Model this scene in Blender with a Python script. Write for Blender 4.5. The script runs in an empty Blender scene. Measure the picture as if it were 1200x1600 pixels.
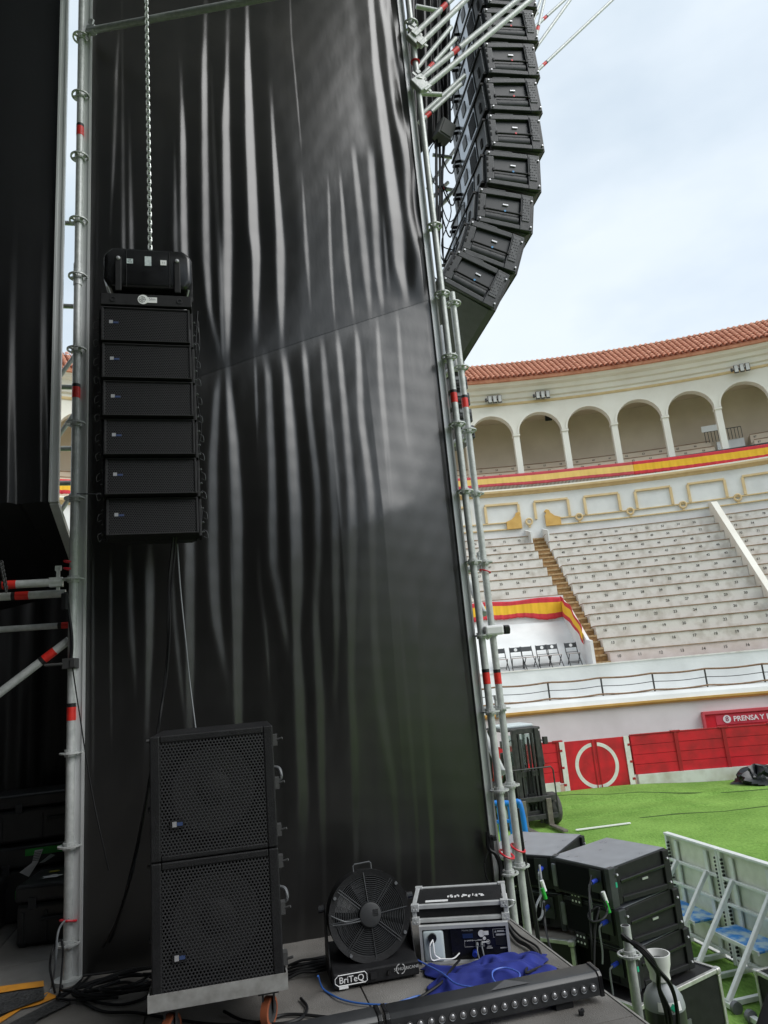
import bpy, math, random
import numpy as np
from mathutils import Vector, Matrix, Euler
random.seed(7); rng = np.random.default_rng(7)
D = bpy.data; SC = bpy.context.scene; COL = SC.collection
R = math.radians
# ------------------------------------------------------------------ camera
EYE = 3.5                       # eye height over the turf
F = 1109.0                      # focal length in pixels of a 1200x1600 picture
PITCH = math.atan(1109/4720.0); ROLL = math.atan(413/4702.0)
cam_d = D.cameras.new('camera'); cam = D.objects.new('camera', cam_d); COL.objects.link(cam)
cam_d.sensor_fit = 'VERTICAL'; cam_d.sensor_height = 24.0; cam_d.lens = F/1600*24.0
cam_d.clip_start = 0.05; cam_d.clip_end = 3000
cam.matrix_world = Matrix.Translation((0,0,EYE)) @ Matrix.Rotation(math.pi/2+PITCH,4,'X') @ Matrix.Rotation(-ROLL,4,'Z')
SC.camera = cam
# ------------------------------------------------------------------ sky
SUN_EL, SUN_AZ = R(44), R(117)      # azimuth clockwise from +Y
w = D.worlds.new('World'); SC.world = w; w.use_nodes = True
nt = w.node_tree; nt.nodes.clear()
def N(t, ty, **kw):
    n = t.nodes.new(ty)
    for k, v in kw.items(): setattr(n, k, v)
    return n
out = N(nt,'ShaderNodeOutputWorld'); bg = N(nt,'ShaderNodeBackground')
sky = N(nt,'ShaderNodeTexSky', sky_type='NISHITA', sun_disc=False, sun_elevation=SUN_EL, sun_rotation=SUN_AZ, altitude=100.0)
bg.inputs['Strength'].default_value = 0.1
tc = N(nt,'ShaderNodeTexCoord'); mp = N(nt,'ShaderNodeMapping'); mp.inputs['Scale'].default_value = (1.0,1.0,2.2)
mp.inputs['Location'].default_value = (0.35,0.1,0.2)
nz = N(nt,'ShaderNodeTexNoise'); nz.inputs['Scale'].default_value = 1.7; nz.inputs['Detail'].default_value = 6; nz.inputs['Roughness'].default_value = 0.52
cr = N(nt,'ShaderNodeValToRGB'); cr.color_ramp.elements[0].position = 0.30; cr.color_ramp.elements[1].position = 0.66
cr.color_ramp.elements[0].color = (0.82,0.82,0.82,1); cr.color_ramp.elements[1].color = (1,1,1,1)
nz2 = N(nt,'ShaderNodeTexNoise'); nz2.inputs['Scale'].default_value = 2.6; nz2.inputs['Detail'].default_value = 5
cr2 = N(nt,'ShaderNodeValToRGB'); cr2.color_ramp.elements[0].position = 0.36; cr2.color_ramp.elements[1].position = 0.64
cr2.color_ramp.elements[0].color = (3.4,3.95,4.4,1); cr2.color_ramp.elements[1].color = (4.55,4.95,5.25,1)
mx = N(nt,'ShaderNodeMix', data_type='RGBA')
L = nt.links.new
L(tc.outputs['Generated'], mp.inputs['Vector']); L(mp.outputs[0], nz.inputs['Vector']); L(mp.outputs[0], nz2.inputs['Vector'])
L(nz.outputs['Fac'], cr.inputs[0]); L(nz2.outputs['Fac'], cr2.inputs[0])
L(cr.outputs[0], mx.inputs['Factor']); L(sky.outputs[0], mx.inputs['A']); L(cr2.outputs[0], mx.inputs['B'])
L(mx.outputs['Result'], bg.inputs['Color']); L(bg.outputs[0], out.inputs[0])
sun_d = D.lights.new('sun','SUN'); sun_d.energy = 1.15; sun_d.angle = R(42); sun_d.color = (1.0,0.985,0.96)
sun = D.objects.new('sun', sun_d); COL.objects.link(sun)
sdir = Vector((math.sin(SUN_AZ)*math.cos(SUN_EL), math.cos(SUN_AZ)*math.cos(SUN_EL), math.sin(SUN_EL)))
sun.rotation_euler = sdir.to_track_quat('Z','Y').to_euler(); sun.location = (0,-5,40)
SC.view_settings.view_transform = 'Standard'; SC.view_settings.look = 'None'
SC.view_settings.exposure = 1.08; SC.view_settings.gamma = 1.0; SC.view_settings.use_curve_mapping = False
SC.render.film_transparent = False
SC.cycles.max_bounces = 6; SC.cycles.transparent_max_bounces = 12
# ------------------------------------------------------------------ measuring helpers: pixel of the photograph -> point of the place
_cp,_sp,_cr,_sr = math.cos(PITCH),math.sin(PITCH),math.cos(ROLL),math.sin(ROLL)
_W = Vector((0,_cp,_sp)); _up = Vector((0,-_sp,_cp)); _rt = Vector((1,0,0))
_Rv = _cr*_rt-_sr*_up; _Uv = _sr*_rt+_cr*_up
EV = Vector((0,0,EYE))
def ray(px,py): return _W+_Rv*((px-600)/F)-_Uv*((py-800)/F)
def at_y(px,py,Y): d = ray(px,py); return EV+d*(Y/d.y)
def at_z(px,py,z): d = ray(px,py); return EV+d*((z-EYE)/d.z)
# stage frame: u along the side curtain, t towards the middle of the stage, z up from the turf
A14 = math.atan2(0.6,2.37); CS, SN = math.cos(A14), math.sin(A14)
OX, OY = -1.88, 4.30
DECK = 2.07
def S(u,t,z): return Vector((OX+u*CS+t*SN, OY+u*SN-t*CS, z))
def on_t(px,py,t):
    d = ray(px,py); k = (t+SN*OX-CS*OY)/(SN*d.x-CS*d.y); p = EV+d*k
    return (p.x-OX)*CS+(p.y-OY)*SN, p.z
def on_deck(px,py,z=DECK):
    p = at_z(px,py,z); return (p.x-OX)*CS+(p.y-OY)*SN, (p.x-OX)*SN-(p.y-OY)*CS
# bullring frame: centre of the ring, angle clockwise from +Y in degrees
CX, CY = 6.5, -4.5
def ring(Rr,th,z): a = R(th); return Vector((CX+Rr*math.sin(a), CY+Rr*math.cos(a), z))
def at_r(px,py,Rr):
    d = ray(px,py); a = d.x**2+d.y**2; b = -2*(d.x*CX+d.y*CY); c = CX*CX+CY*CY-Rr*Rr
    k = (-b+math.sqrt(b*b-4*a*c))/(2*a); p = EV+d*k
    return math.degrees(math.atan2(p.x-CX,p.y-CY)), p.z
# ------------------------------------------------------------------ materials
MATS = {}
def mat(name, c, rough=0.6, metal=0.0, c2=None, scale=8.0, detail=4, lo=0.35, hi=0.7, bump=0.0, bscale=None, spec=0.5, stretch=(1,1,1), coat=0.0, emis=None, trans=0.0, rvar=0.0):
    if name in MATS: return MATS[name]
    m = D.materials.new(name); m.use_nodes = True; t = m.node_tree; b = t.nodes['Principled BSDF']
    b.inputs['Base Color'].default_value = (*c,1); b.inputs['Roughness'].default_value = rough; b.inputs['Metallic'].default_value = metal
    b.inputs['Specular IOR Level'].default_value = spec; b.inputs['Coat Weight'].default_value = coat
    if trans: b.inputs['Transmission Weight'].default_value = trans
    if emis: b.inputs['Emission Color'].default_value = (*emis[0],1); b.inputs['Emission Strength'].default_value = emis[1]
    if c2 or bump or rvar:
        tcn = N(t,'ShaderNodeTexCoord'); mpn = N(t,'ShaderNodeMapping'); mpn.inputs['Scale'].default_value = stretch
        t.links.new(tcn.outputs['Object'], mpn.inputs[0])
    if c2 or rvar:
        n = N(t,'ShaderNodeTexNoise'); n.inputs['Scale'].default_value = scale; n.inputs['Detail'].default_value = detail
        t.links.new(mpn.outputs[0], n.inputs['Vector'])
    if c2:
        r = N(t,'ShaderNodeValToRGB'); r.color_ramp.elements[0].position = lo; r.color_ramp.elements[1].position = hi
        r.color_ramp.elements[0].color = (*c,1); r.color_ramp.elements[1].color = (*c2,1)
        t.links.new(n.outputs['Fac'], r.inputs[0]); t.links.new(r.outputs[0], b.inputs['Base Color'])
    if rvar:
        mr = N(t,'ShaderNodeMapRange'); mr.inputs[3].default_value = rough-rvar; mr.inputs[4].default_value = rough+rvar
        t.links.new(n.outputs['Fac'], mr.inputs[0]); t.links.new(mr.outputs[0], b.inputs['Roughness'])
    if bump:
        n2 = N(t,'ShaderNodeTexNoise'); n2.inputs['Scale'].default_value = bscale or scale*4; n2.inputs['Detail'].default_value = 3
        t.links.new(mpn.outputs[0], n2.inputs['Vector'])
        bp = N(t,'ShaderNodeBump'); bp.inputs['Strength'].default_value = bump; bp.inputs['Distance'].default_value = 0.02
        t.links.new(n2.outputs['Fac'], bp.inputs['Height']); t.links.new(bp.outputs[0], b.inputs['Normal'])
    MATS[name] = m; return m
M_galv  = mat('galvanised_steel',(0.58,0.59,0.58),0.42,0.2,(0.40,0.42,0.41),28,5,0.3,0.75,bump=0.08,bscale=90)
M_alu   = mat('aluminium',(0.66,0.67,0.67),0.36,0.25,(0.52,0.53,0.53),14,4,0.3,0.75,stretch=(1,1,0.15))
M_alu_d = mat('worn_aluminium',(0.60,0.60,0.58),0.45,0.6,(0.36,0.35,0.33),20,5,0.3,0.75)
M_alu_w = mat('barrier_aluminium',(0.80,0.82,0.80),0.4,0.1,(0.66,0.68,0.66),12,4,0.3,0.75)
M_redtape = mat('red_tape',(0.75,0.03,0.02),0.45,c2=(0.55,0.02,0.015),scale=30)
M_blktape = mat('black_print',(0.01,0.01,0.011),0.5)
M_redplas = mat('red_plastic',(0.6,0.015,0.03),0.35)
M_black  = mat('black_paint',(0.008,0.008,0.009),0.55,c2=(0.014,0.014,0.015),scale=18,bump=0.15,bscale=220,spec=0.3)
M_blackg = mat('black_gloss_plastic',(0.008,0.008,0.009),0.22,c2=(0.014,0.014,0.015),scale=10,rvar=0.06)
M_cable  = mat('black_rubber',(0.008,0.008,0.009),0.5,spec=0.3)
M_gcable = mat('grey_rubber',(0.16,0.17,0.18),0.5)
M_cab    = mat('speaker_black',(0.010,0.010,0.011),0.5,c2=(0.016,0.016,0.017),scale=14,bump=0.2,bscale=260,spec=0.28)
M_pa     = mat('line_array_grey_black',(0.032,0.034,0.038),0.42,c2=(0.048,0.050,0.055),scale=9,bump=0.12,bscale=200,spec=0.35)
M_pad    = mat('dark_recess',(0.020,0.022,0.025),0.45)
M_topsky  = mat('cabinet_top',(0.20,0.215,0.245),0.3,c2=(0.27,0.285,0.315),scale=6,rvar=0.08)  # bluish sky reflection painted into the colour of the tops
M_paund  = mat('cabinet_grille_black',(0.016,0.013,0.012),0.6,c2=(0.022,0.019,0.017),scale=120)
M_heat   = mat('amplifier_plate',(0.42,0.45,0.48),0.3,0.85,(0.25,0.27,0.3),6,4)
M_panel  = mat('rear_panel_grey',(0.16,0.165,0.175),0.42,0.3,(0.11,0.115,0.12),10)
M_white  = mat('white_print',(0.8,0.8,0.8),0.5)
M_label  = mat('pale_label',(0.62,0.68,0.68),0.5,c2=(0.45,0.52,0.53),scale=60)
M_silver = mat('silver_badge',(0.5,0.5,0.52),0.35,0.5)
M_blueb  = mat('blue_badge',(0.035,0.06,0.15),0.4)
M_dotr   = mat('red_dot',(0.75,0.05,0.06),0.5)
M_dotb   = mat('blue_dot',(0.05,0.28,0.6),0.5)
M_dotg   = mat('green_dot',(0.02,0.35,0.2),0.5)
M_green  = mat('green_tape',(0.03,0.42,0.05),0.5,c2=(0.02,0.3,0.04),scale=40)
M_blue   = mat('blue_connector',(0.03,0.07,0.55),0.4)
M_yellow = mat('yellow_tape',(0.78,0.33,0.03),0.55,c2=(0.62,0.26,0.03),scale=16)
M_orange = mat('orange_rubber',(0.30,0.085,0.035),0.6)
M_chain  = mat('chain_zinc',(0.72,0.75,0.73),0.3,0.3,(0.55,0.58,0.56),40)
M_bluec  = mat('blue_cable',(0.03,0.12,0.42),0.45)
# ------------------------------------------------------------------ mesh helpers
class MB:
    def __init__(s): s.v=[]; s.f=[]; s.m=[]; s.mi=0; s.T=None
    def add(s,vs,fs):
        o=len(s.v)
        s.v += [tuple(s.T@Vector(p)) for p in vs] if s.T else [tuple(p) for p in vs]
        s.f += [tuple(i+o for i in f) for f in fs]; s.m += [s.mi]*len(fs); return s
    def box(s,c,d,rot=None):
        x,y,z=d[0]/2,d[1]/2,d[2]/2
        vs=[Vector((a*x,b*y,e*z)) for e in(-1,1) for b in(-1,1) for a in(-1,1)]
        if rot is not None: vs=[rot@p for p in vs]
        c=Vector(c)
        return s.add([p+c for p in vs],[(0,2,3,1),(4,5,7,6),(0,1,5,4),(2,6,7,3),(0,4,6,2),(1,3,7,5)])
    def hexa(s,b4,t4):           # bottom four, top four points, both counter-clockwise from above
        return s.add(list(b4)+list(t4),[(3,2,1,0),(4,5,6,7),(0,1,5,4),(1,2,6,5),(2,3,7,6),(3,0,4,7)])
    def cyl(s,p0,p1,r,n=12,r2=None,cap=True):
        p0,p1=Vector(p0),Vector(p1); r2=r if r2 is None else r2; q=(p1-p0).to_track_quat('Z','Y')
        vs=[]
        for p,rr in((p0,r),(p1,r2)):
            vs+=[p+q@Vector((rr*math.cos(2*math.pi*i/n),rr*math.sin(2*math.pi*i/n),0)) for i in range(n)]
        fs=[(i,(i+1)%n,n+(i+1)%n,n+i) for i in range(n)]
        if cap: fs+=[tuple(range(n-1,-1,-1)),tuple(range(n,2*n))]
        return s.add(vs,fs)
    def tube(s,pts,r,n=6,closed=False):
        P=[Vector(p) for p in pts]; k=len(P); vs=[]; up=Vector((0.3,0.2,1))
        for i,p in enumerate(P):
            a=P[(i-1)%k] if (closed or i>0) else p; b=P[(i+1)%k] if (closed or i<k-1) else p
            t=(b-a).normalized(); x=t.cross(up)
            if x.length<1e-4: x=t.cross(Vector((1,0,0)))
            x.normalize(); y=t.cross(x)
            vs+=[p+x*(r*math.cos(2*math.pi*j/n))+y*(r*math.sin(2*math.pi*j/n)) for j in range(n)]
        fs=[]
        for i in range(k if closed else k-1):
            i2=(i+1)%k
            fs+=[(i*n+j,i*n+(j+1)%n,i2*n+(j+1)%n,i2*n+j) for j in range(n)]
        if not closed: fs+=[tuple(range(n-1,-1,-1)),tuple((k-1)*n+j for j in range(n))]
        return s.add(vs,fs)
    def torus(s,c,ax,RR,r,n=20,m=6,a0=0,a1=360):
        q=Vector(ax).to_track_quat('Z','Y'); c=Vector(c); full=abs(a1-a0)>=360
        pts=[c+q@Vector((RR*math.cos(R(a0+(a1-a0)*i/n)),RR*math.sin(R(a0+(a1-a0)*i/n)),0)) for i in range(n if full else n+1)]
        return s.tube(pts,r,m,full)
    def lathe(s,prof,n=24,c=(0,0,0),ax=(0,0,1),close=False):
        q=Vector(ax).to_track_quat('Z','Y'); c=Vector(c); k=len(prof); vs=[]
        for i in range(n):
            a=2*math.pi*i/n
            vs+=[c+q@Vector((r*math.cos(a),r*math.sin(a),z)) for r,z in prof]
        fs=[]
        for i in range(n):
            for j in range(k if close else k-1):
                j2=(j+1)%k; i2=(i+1)%n
                fs.append((i*k+j,i2*k+j,i2*k+j2,i*k+j2))
        return s.add(vs,fs)
    def prism(s,poly,y0,y1):     # polygon in x,z extruded along y
        n=len(poly); vs=[(x,y0,z) for x,z in poly]+[(x,y1,z) for x,z in poly]
        fs=[tuple(range(n)),tuple(range(2*n-1,n-1,-1))]+[(i,n+i,n+(i+1)%n,(i+1)%n) for i in range(n)]
        return s.add(vs,fs)
    def arc(s,prof,a0,a1,step=0.6,close=True,ends=True):   # profile of (radius, z) swept round the bullring
        n=max(1,int(math.ceil(abs(a1-a0)/step))); k=len(prof); vs=[]
        for i in range(n+1):
            th=a0+(a1-a0)*i/n; vs+=[ring(r,th,z) for r,z in prof]
        fs=[]
        for i in range(n):
            for j in range(k if close else k-1):
                j2=(j+1)%k; fs.append((i*k+j,(i+1)*k+j,(i+1)*k+j2,i*k+j2))
        if close and ends: fs+=[tuple(range(k-1,-1,-1)),tuple(n*k+j for j in range(k))]
        return s.add(vs,fs)
    def arcbox(s,r0,r1,z0,z1,a0,a1,step=0.6): return s.arc([(r0,z0),(r1,z0),(r1,z1),(r0,z1)],a0,a1,step)
    def mesh(s,name,mats,smooth=False):
        me=D.meshes.new(name); me.from_pydata(s.v,[],s.f)
        for m in (mats if isinstance(mats,(list,tuple)) else [mats]): me.materials.append(m)
        if isinstance(mats,(list,tuple)) and len(mats)>1: me.polygons.foreach_set('material_index',s.m)
        if smooth: me.polygons.foreach_set('use_smooth',[True]*len(me.polygons))
        me.update(); return me
    def build(s,name,mats,parent=None,smooth=False,bevel=0.0,seg=2,fix=True):
        me=s.mesh(name,mats,smooth)
        if fix and len(s.f)<20000:
            import bmesh
            b=bmesh.new(); b.from_mesh(me); bmesh.ops.recalc_face_normals(b,faces=b.faces); b.to_mesh(me); b.free()
        o=D.objects.new(name,me); COL.objects.link(o)
        if parent: o.parent=parent
        if bevel:
            md=o.modifiers.new('bevel','BEVEL'); md.width=bevel; md.segments=seg; md.limit_method='ANGLE'; md.angle_limit=R(35)
        if smooth:
            md=o.modifiers.new('split','EDGE_SPLIT'); md.split_angle=R(38)
        return o
def tag(o,label,cat,group=None,kind=None):
    if label: o['label']=label
    if cat: o['category']=cat
    if group: o['group']=group
    if kind: o['kind']=kind
    return o
def thing(name,label,cat,loc=(0,0,0),rot=(0,0,0),group=None):
    o=D.objects.new(name,None); COL.objects.link(o); o.location=loc; o.rotation_euler=rot; o.empty_display_size=0.1
    return tag(o,label,cat,group)
def structure(o): o['kind']='structure'; return o
def stuff(o): o['kind']='stuff'; return o
def inst(me,name,parent,M=None):
    o=D.objects.new(name,me); COL.objects.link(o); o.parent=parent
    if M is not None: o.matrix_local=M
    return o
def copy_tree(o,parent=None):
    c=o.copy(); COL.objects.link(c); c.parent=parent
    for ch in list(o.children): copy_tree(ch,c)
    return c
def local(o,p): return o.matrix_basis.inverted()@Vector(p)
_tx={}
def text_mb(mb,txt,size,M,align='CENTER',bold=0.0):
    """lay the outline of a word into a mesh builder, word in x,y of matrix M"""
    key=(txt,align,bold)
    if key not in _tx:
        cu=D.curves.new('t','FONT'); cu.body=txt; cu.size=1.0; cu.align_x=align; cu.align_y='CENTER'; cu.offset=bold; cu.resolution_u=3
        ob=D.objects.new('t',cu); COL.objects.link(ob)
        dg=bpy.context.evaluated_depsgraph_get(); me=D.meshes.new_from_object(ob.evaluated_get(dg))
        _tx[key]=([v.co.copy() for v in me.vertices],[tuple(p.vertices) for p in me.polygons])
        D.objects.remove(ob); D.curves.remove(cu); D.meshes.remove(me)
    vs,fs=_tx[key]
    mb.add([M@(v*size) for v in vs],fs)
def wall_mat(p,n,up=Vector((0,0,1))):
    """matrix whose x,y lie in a surface at p, facing n"""
    n=Vector(n).normalized(); x=up.cross(n).normalized(); y=n.cross(x)
    return Matrix.Translation(p)@Matrix((x,y,n)).transposed().to_4x4()
def sag(p0,p1,d,n=10):
    p0,p1=Vector(p0),Vector(p1); return [p0.lerp(p1,i/n)-Vector((0,0,d*4*(i/n)*(1-i/n))) for i in range(n+1)]
def spline(pts,n=6):
    P=[Vector(p) for p in pts]; P=[P[0]*2-P[1]]+P+[P[-1]*2-P[-2]]; o=[]
    for i in range(1,len(P)-2):
        for k in range(n):
            t=k/n; a,b,c,d=P[i-1:i+3]
            o.append(0.5*((2*b)+(c-a)*t+(2*a-5*b+4*c-d)*t*t+(3*b-a-3*c+d)*t**3))
    return o+[P[-2]]
# ================================================================== ground
M_sand = mat('sand',(0.34,0.27,0.18),0.9,c2=(0.26,0.2,0.13),scale=0.6)
g=MB(); g.add([(-900,-900,-0.06),(900,-900,-0.06),(900,900,-0.06),(-900,900,-0.06)],[(0,1,2,3)]); structure(g.build('ground',M_sand))
M_turf = mat('artificial_turf',(0.10,0.2,0.02),0.8,spec=0.2)
_t=M_turf.node_tree; _b=_t.nodes['Principled BSDF']; _tc=N(_t,'ShaderNodeTexCoord'); _l=_t.links.new
_n=[]
for sc_,dt,st in ((0.8,8,(1,1,1)),(16,6,(1.6,0.7,1)),(95,3,(1,1,1))):
    q=N(_t,'ShaderNodeTexNoise'); q.inputs['Scale'].default_value=sc_; q.inputs['Detail'].default_value=dt; mq=N(_t,'ShaderNodeMapping'); mq.inputs['Scale'].default_value=st; mq.inputs['Rotation'].default_value=(0,0,0.4)
    _l(_tc.outputs['Object'],mq.inputs[0]); _l(mq.outputs[0],q.inputs['Vector']); _n.append(q.outputs['Fac'])
def _mm(op,a,b):
    q=N(_t,'ShaderNodeMath',operation=op)
    for k,v in enumerate((a,b)):
        if isinstance(v,float): q.inputs[k].default_value=v
        else: _l(v,q.inputs[k])
    return q.outputs[0]
_s=_mm('ADD',_mm('ADD',_mm('MULTIPLY',_n[0],0.35),_mm('MULTIPLY',_n[1],0.40)),_mm('MULTIPLY',_n[2],0.25))
_r=N(_t,'ShaderNodeValToRGB'); _e=_r.color_ramp.elements; _e[0].position=0.38; _e[1].position=0.62; _e[0].color=(0.095,0.205,0.028,1); _e[1].color=(0.235,0.40,0.085,1)
_l(_s,_r.inputs[0]); _l(_r.outputs[0],_b.inputs['Base Color']); _bp=N(_t,'ShaderNodeBump'); _bp.inputs['Strength'].default_value=0.8; _bp.inputs['Distance'].default_value=0.04; _l(_s,_bp.inputs['Height']); _l(_bp.outputs[0],_b.inputs['Normal'])
def turf_z(x,y):
    z=0.0
    d=math.hypot((x-ring(25.0,-3.0,0).x)/2.6,(y-ring(25.0,-3.0,0).y)/1.1); z+=0.13*math.exp(-d*d)          # heaped up before the gate
    d=math.hypot((x-5.4)/2.6,(y-19.6)/0.35); z+=0.05*math.exp(-d*d)
    for (x0,y0,sx,amp,wd) in ((3.0,18.9,0.05,0.045,0.10),(6.0,18.0,0.10,0.03,0.08),(4.5,14.2,-0.05,0.02,0.07),(4,11.6,0.12,0.02,0.06)):
        e=(y-y0-sx*(x-x0)-0.12*math.sin(x*1.7+y0))/wd; z+=amp*math.exp(-e*e)
    return z+0.012*math.sin(x*1.9+y*0.7)*math.sin(y*1.3)
nx,ny=230,190; vs=[]; X0,X1,Y0,Y1=-9.0,26.0,4.5,21.3
for j in range(ny+1):
    for i in range(nx+1):
        x=X0+(X1-X0)*i/nx; y=Y0+(Y1-Y0)*j/ny; dx,dy=x-CX,y-CY; r=math.hypot(dx,dy)
        if r>25.42: x,y=CX+dx*25.42/r,CY+dy*25.42/r
        vs.append((x,y,turf_z(x,y)))
fs=[(j*(nx+1)+i,j*(nx+1)+i+1,(j+1)*(nx+1)+i+1,(j+1)*(nx+1)+i) for j in range(ny) for i in range(nx)]
g=MB(); g.add(vs,fs); o=structure(g.build('turf',M_turf,smooth=True,fix=False)); o.modifiers.clear()
g=MB(); g.lathe([(0.0,-0.03),(25.4,-0.03)],72,(CX,CY,0)); structure(g.build('arena_floor',M_turf))
M_seam=mat('turf_seam_dark',(0.035,0.08,0.012),0.9,c2=(0.06,0.12,0.02),scale=6)
for pl in ([(866,1250),(905,1248),(950,1249),(1000,1245),(1060,1243),(1130,1240),(1200,1234),(1250,1230)],[(1000,1278),(1060,1272),(1130,1268),(1210,1258)]):
    g=MB(); vs=[]
    for i,(px,py) in enumerate(pl):
        q=at_z(px,py,0.0); w_=0.028+0.014*math.sin(i*2.1)
        for s in(-1,1): y_=q.y+s*w_; vs.append((q.x,y_,turf_z(q.x,y_)+0.006))
    g.add(vs,[(2*i,2*i+2,2*i+3,2*i+1) for i in range(len(pl)-1)]); structure(g.build('turf_seam',M_seam))
p0=at_z(900,1298,0.02); p1=at_z(985,1287,0.02); dv=(p1-p0).normalized(); nv=Vector((-dv.y,dv.x,0))*0.03
g=MB(); a=[p0-nv,p1-nv,p1+nv,p0+nv]; g.hexa([q+Vector((0,0,0.005)) for q in a],[q+Vector((0,0,0.025)) for q in a])
tag(g.build('marking_strip',M_white),'thin white strip lying on the green turf near the forklift','strip')
# ================================================================== bullring
M_plas  = mat('lime_white_plaster',(0.75,0.76,0.75),0.85,c2=(0.60,0.61,0.60),scale=0.9,detail=8,lo=0.40,hi=0.78,bump=0.15,bscale=9)
M_cream = mat('cream_plaster',(0.82,0.795,0.72),0.85,c2=(0.70,0.66,0.58),scale=0.6,detail=8,lo=0.42,hi=0.8,bump=0.1,bscale=8)
M_wall  = mat('painted_white_wall',(0.76,0.745,0.745),0.8,c2=(0.66,0.645,0.64),scale=1.2,detail=7)
M_riser = mat('seat_white',(0.74,0.725,0.68),0.85,c2=(0.46,0.43,0.37),scale=2.6,detail=11,lo=0.46,hi=0.78,bump=0.2,bscale=14)
M_pink  = mat('seat_pinkish_white',(0.72,0.62,0.58),0.85,c2=(0.58,0.48,0.43),scale=2.0,detail=8)
M_nose  = mat('weathered_edge',(0.36,0.24,0.16),0.9,c2=(0.22,0.14,0.09),scale=3.5,detail=6)
M_tread = mat('tread',(0.5,0.46,0.4),0.9,c2=(0.36,0.32,0.27),scale=2)
M_ochre = mat('ochre_paint',(0.66,0.41,0.12),0.7,c2=(0.55,0.32,0.08),scale=3)
M_ochl  = mat('pale_ochre',(0.70,0.54,0.30),0.7,c2=(0.62,0.46,0.24),scale=3)
M_beige = mat('gallery_beige',(0.70,0.60,0.48),0.9,c2=(0.57,0.475,0.37),scale=0.5,detail=7)
M_brick = mat('stair_brick',(0.36,0.21,0.08),0.9,c2=(0.22,0.12,0.05),scale=9,detail=6,bump=0.3)
M_tile  = mat('roof_tile',(0.66,0.31,0.19),0.8,c2=(0.46,0.165,0.09),scale=2.8,detail=8,lo=0.35,hi=0.72)
M_dig   = mat('number_paint',(0.03,0.025,0.02),0.7)
M_iron  = mat('dark_iron',(0.05,0.05,0.05),0.6)
TH0,TH1=-42,300
bull=thing('bullring','white and ochre bullring grandstand with arcaded gallery and tiled roof','bullring',(0,0,0))
# --- outer passage wall, moulding, walkway
g=MB(); g.arcbox(27.5,28.0,-0.05,2.05,TH0,TH1,1.0); g.build('passage_wall',M_wall,bull)
g=MB(); g.arc([(27.42,2.05),(28.0,2.05),(28.0,2.17),(27.36,2.17),(27.36,2.11)],TH0,TH1,0.8); g.build('moulding',M_ochre,bull)
g=MB(); g.arc([(27.44,2.17),(29.4,2.17),(29.4,2.40),(27.75,2.42),(27.5,2.30)],TH0,TH1,0.8); g.build('walkway',M_plas,bull)
g=MB(); g.arcbox(29.3,29.62,2.40,3.37,TH0,TH1,0.8); g.build('parapet',M_plas,bull)
g=MB(); g.arcbox(29.27,29.65,3.37,3.41,TH0,TH1,0.8); g.build('coping',M_riser,bull)
# --- seat rows
NR=13; RISE,TREAD=0.49,0.71
ST0,ST1=0.70,1.80        # stair
DIV=13.7                 # dividing wall
DIGITS=MB()
blocks=[(-42,ST0,5),(ST1,DIV-0.22,0),(DIV+0.22,300,0)]
def digits_row(mb,rr,z,a0,a1,start,step):
    k=start; a=a0
    while a<a1:
        p=ring(rr,a,z); n=Vector((CX-p.x,CY-p.y,0)); text_mb(mb,str(k),0.14,wall_mat(p+n.normalized()*0.012,n),bold=0.012); a+=step; k+=1
for bi,(a0,a1,i0) in enumerate(blocks):
    for i in range(i0,NR):
        r=30+TREAD*i; z1=3.80+RISE*i; z0=z1-RISE-0.02
        g=MB(); g.arcbox(r,r+TREAD+0.05,z0,z1-0.035,a0,a1,0.9)
        row=g.build('seat_row',M_pink if i==0 else M_riser,bull)
        g=MB(); g.arc([(r-0.03,z1-0.033),(r+TREAD,z1-0.033),(r+TREAD,z1),(r-0.03,z1-0.004)],a0,a1,0.9); g.build('edge',M_nose,row)
        g=MB(); j=random.uniform(0.2,0.6); lo,hi=((-7.6,a1-0.4),(a0+0.5+j*0.4,a1-0.4),(a0+0.6,21))[bi]
        digits_row(g,r,z1-RISE*0.42,lo,hi,(30,10,40)[bi]+i*3,math.degrees(0.52/r)*1.38)
        stuff(g.build('seat_numbers',M_dig,row))
# solid ground under the seats
g=MB(); g.arc([(29.62,-0.05),(40,-0.05),(40,9.6),(38.6,9.1),(33.5,5.4),(30.1,3.0),(29.62,2.9)],TH0,TH1,2); g.build('rake',M_plas,bull)
# --- stair
for i in range(2*NR):
    r=30+TREAD*0.5*i; z=3.46+RISE*0.5*i
    g=MB(); g.arcbox(r,r+0.45,z-0.5,z,ST0+0.02,ST1-0.02,1); sst=g.build('stair_step',M_brick,bull)
    g=MB(); g.arcbox(r-0.02,r+0.03,z-0.07,z+0.004,ST0+0.04,ST1-0.04,1); g.build('nosing',mat('stair_nosing',(0.5,0.36,0.2),0.9,c2=(0.3,0.19,0.09),scale=14),sst)
for a in (ST0-0.12,ST1+0.02):
    g=MB(); g.arc([(37.9,9.0),(39.25,9.7),(39.25,10.1),(37.9,9.75)],a,a+0.1,1); g.build('stair_cheek',M_plas,bull)
# --- dividing wall
g=MB(); g.arc([(31.0,3.6),(39.3,9.6),(39.3,10.45),(38.6,10.35),(31.0,4.65)],DIV-0.2,DIV+0.2,0.4); g.build('dividing_wall',M_cream,bull)
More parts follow.
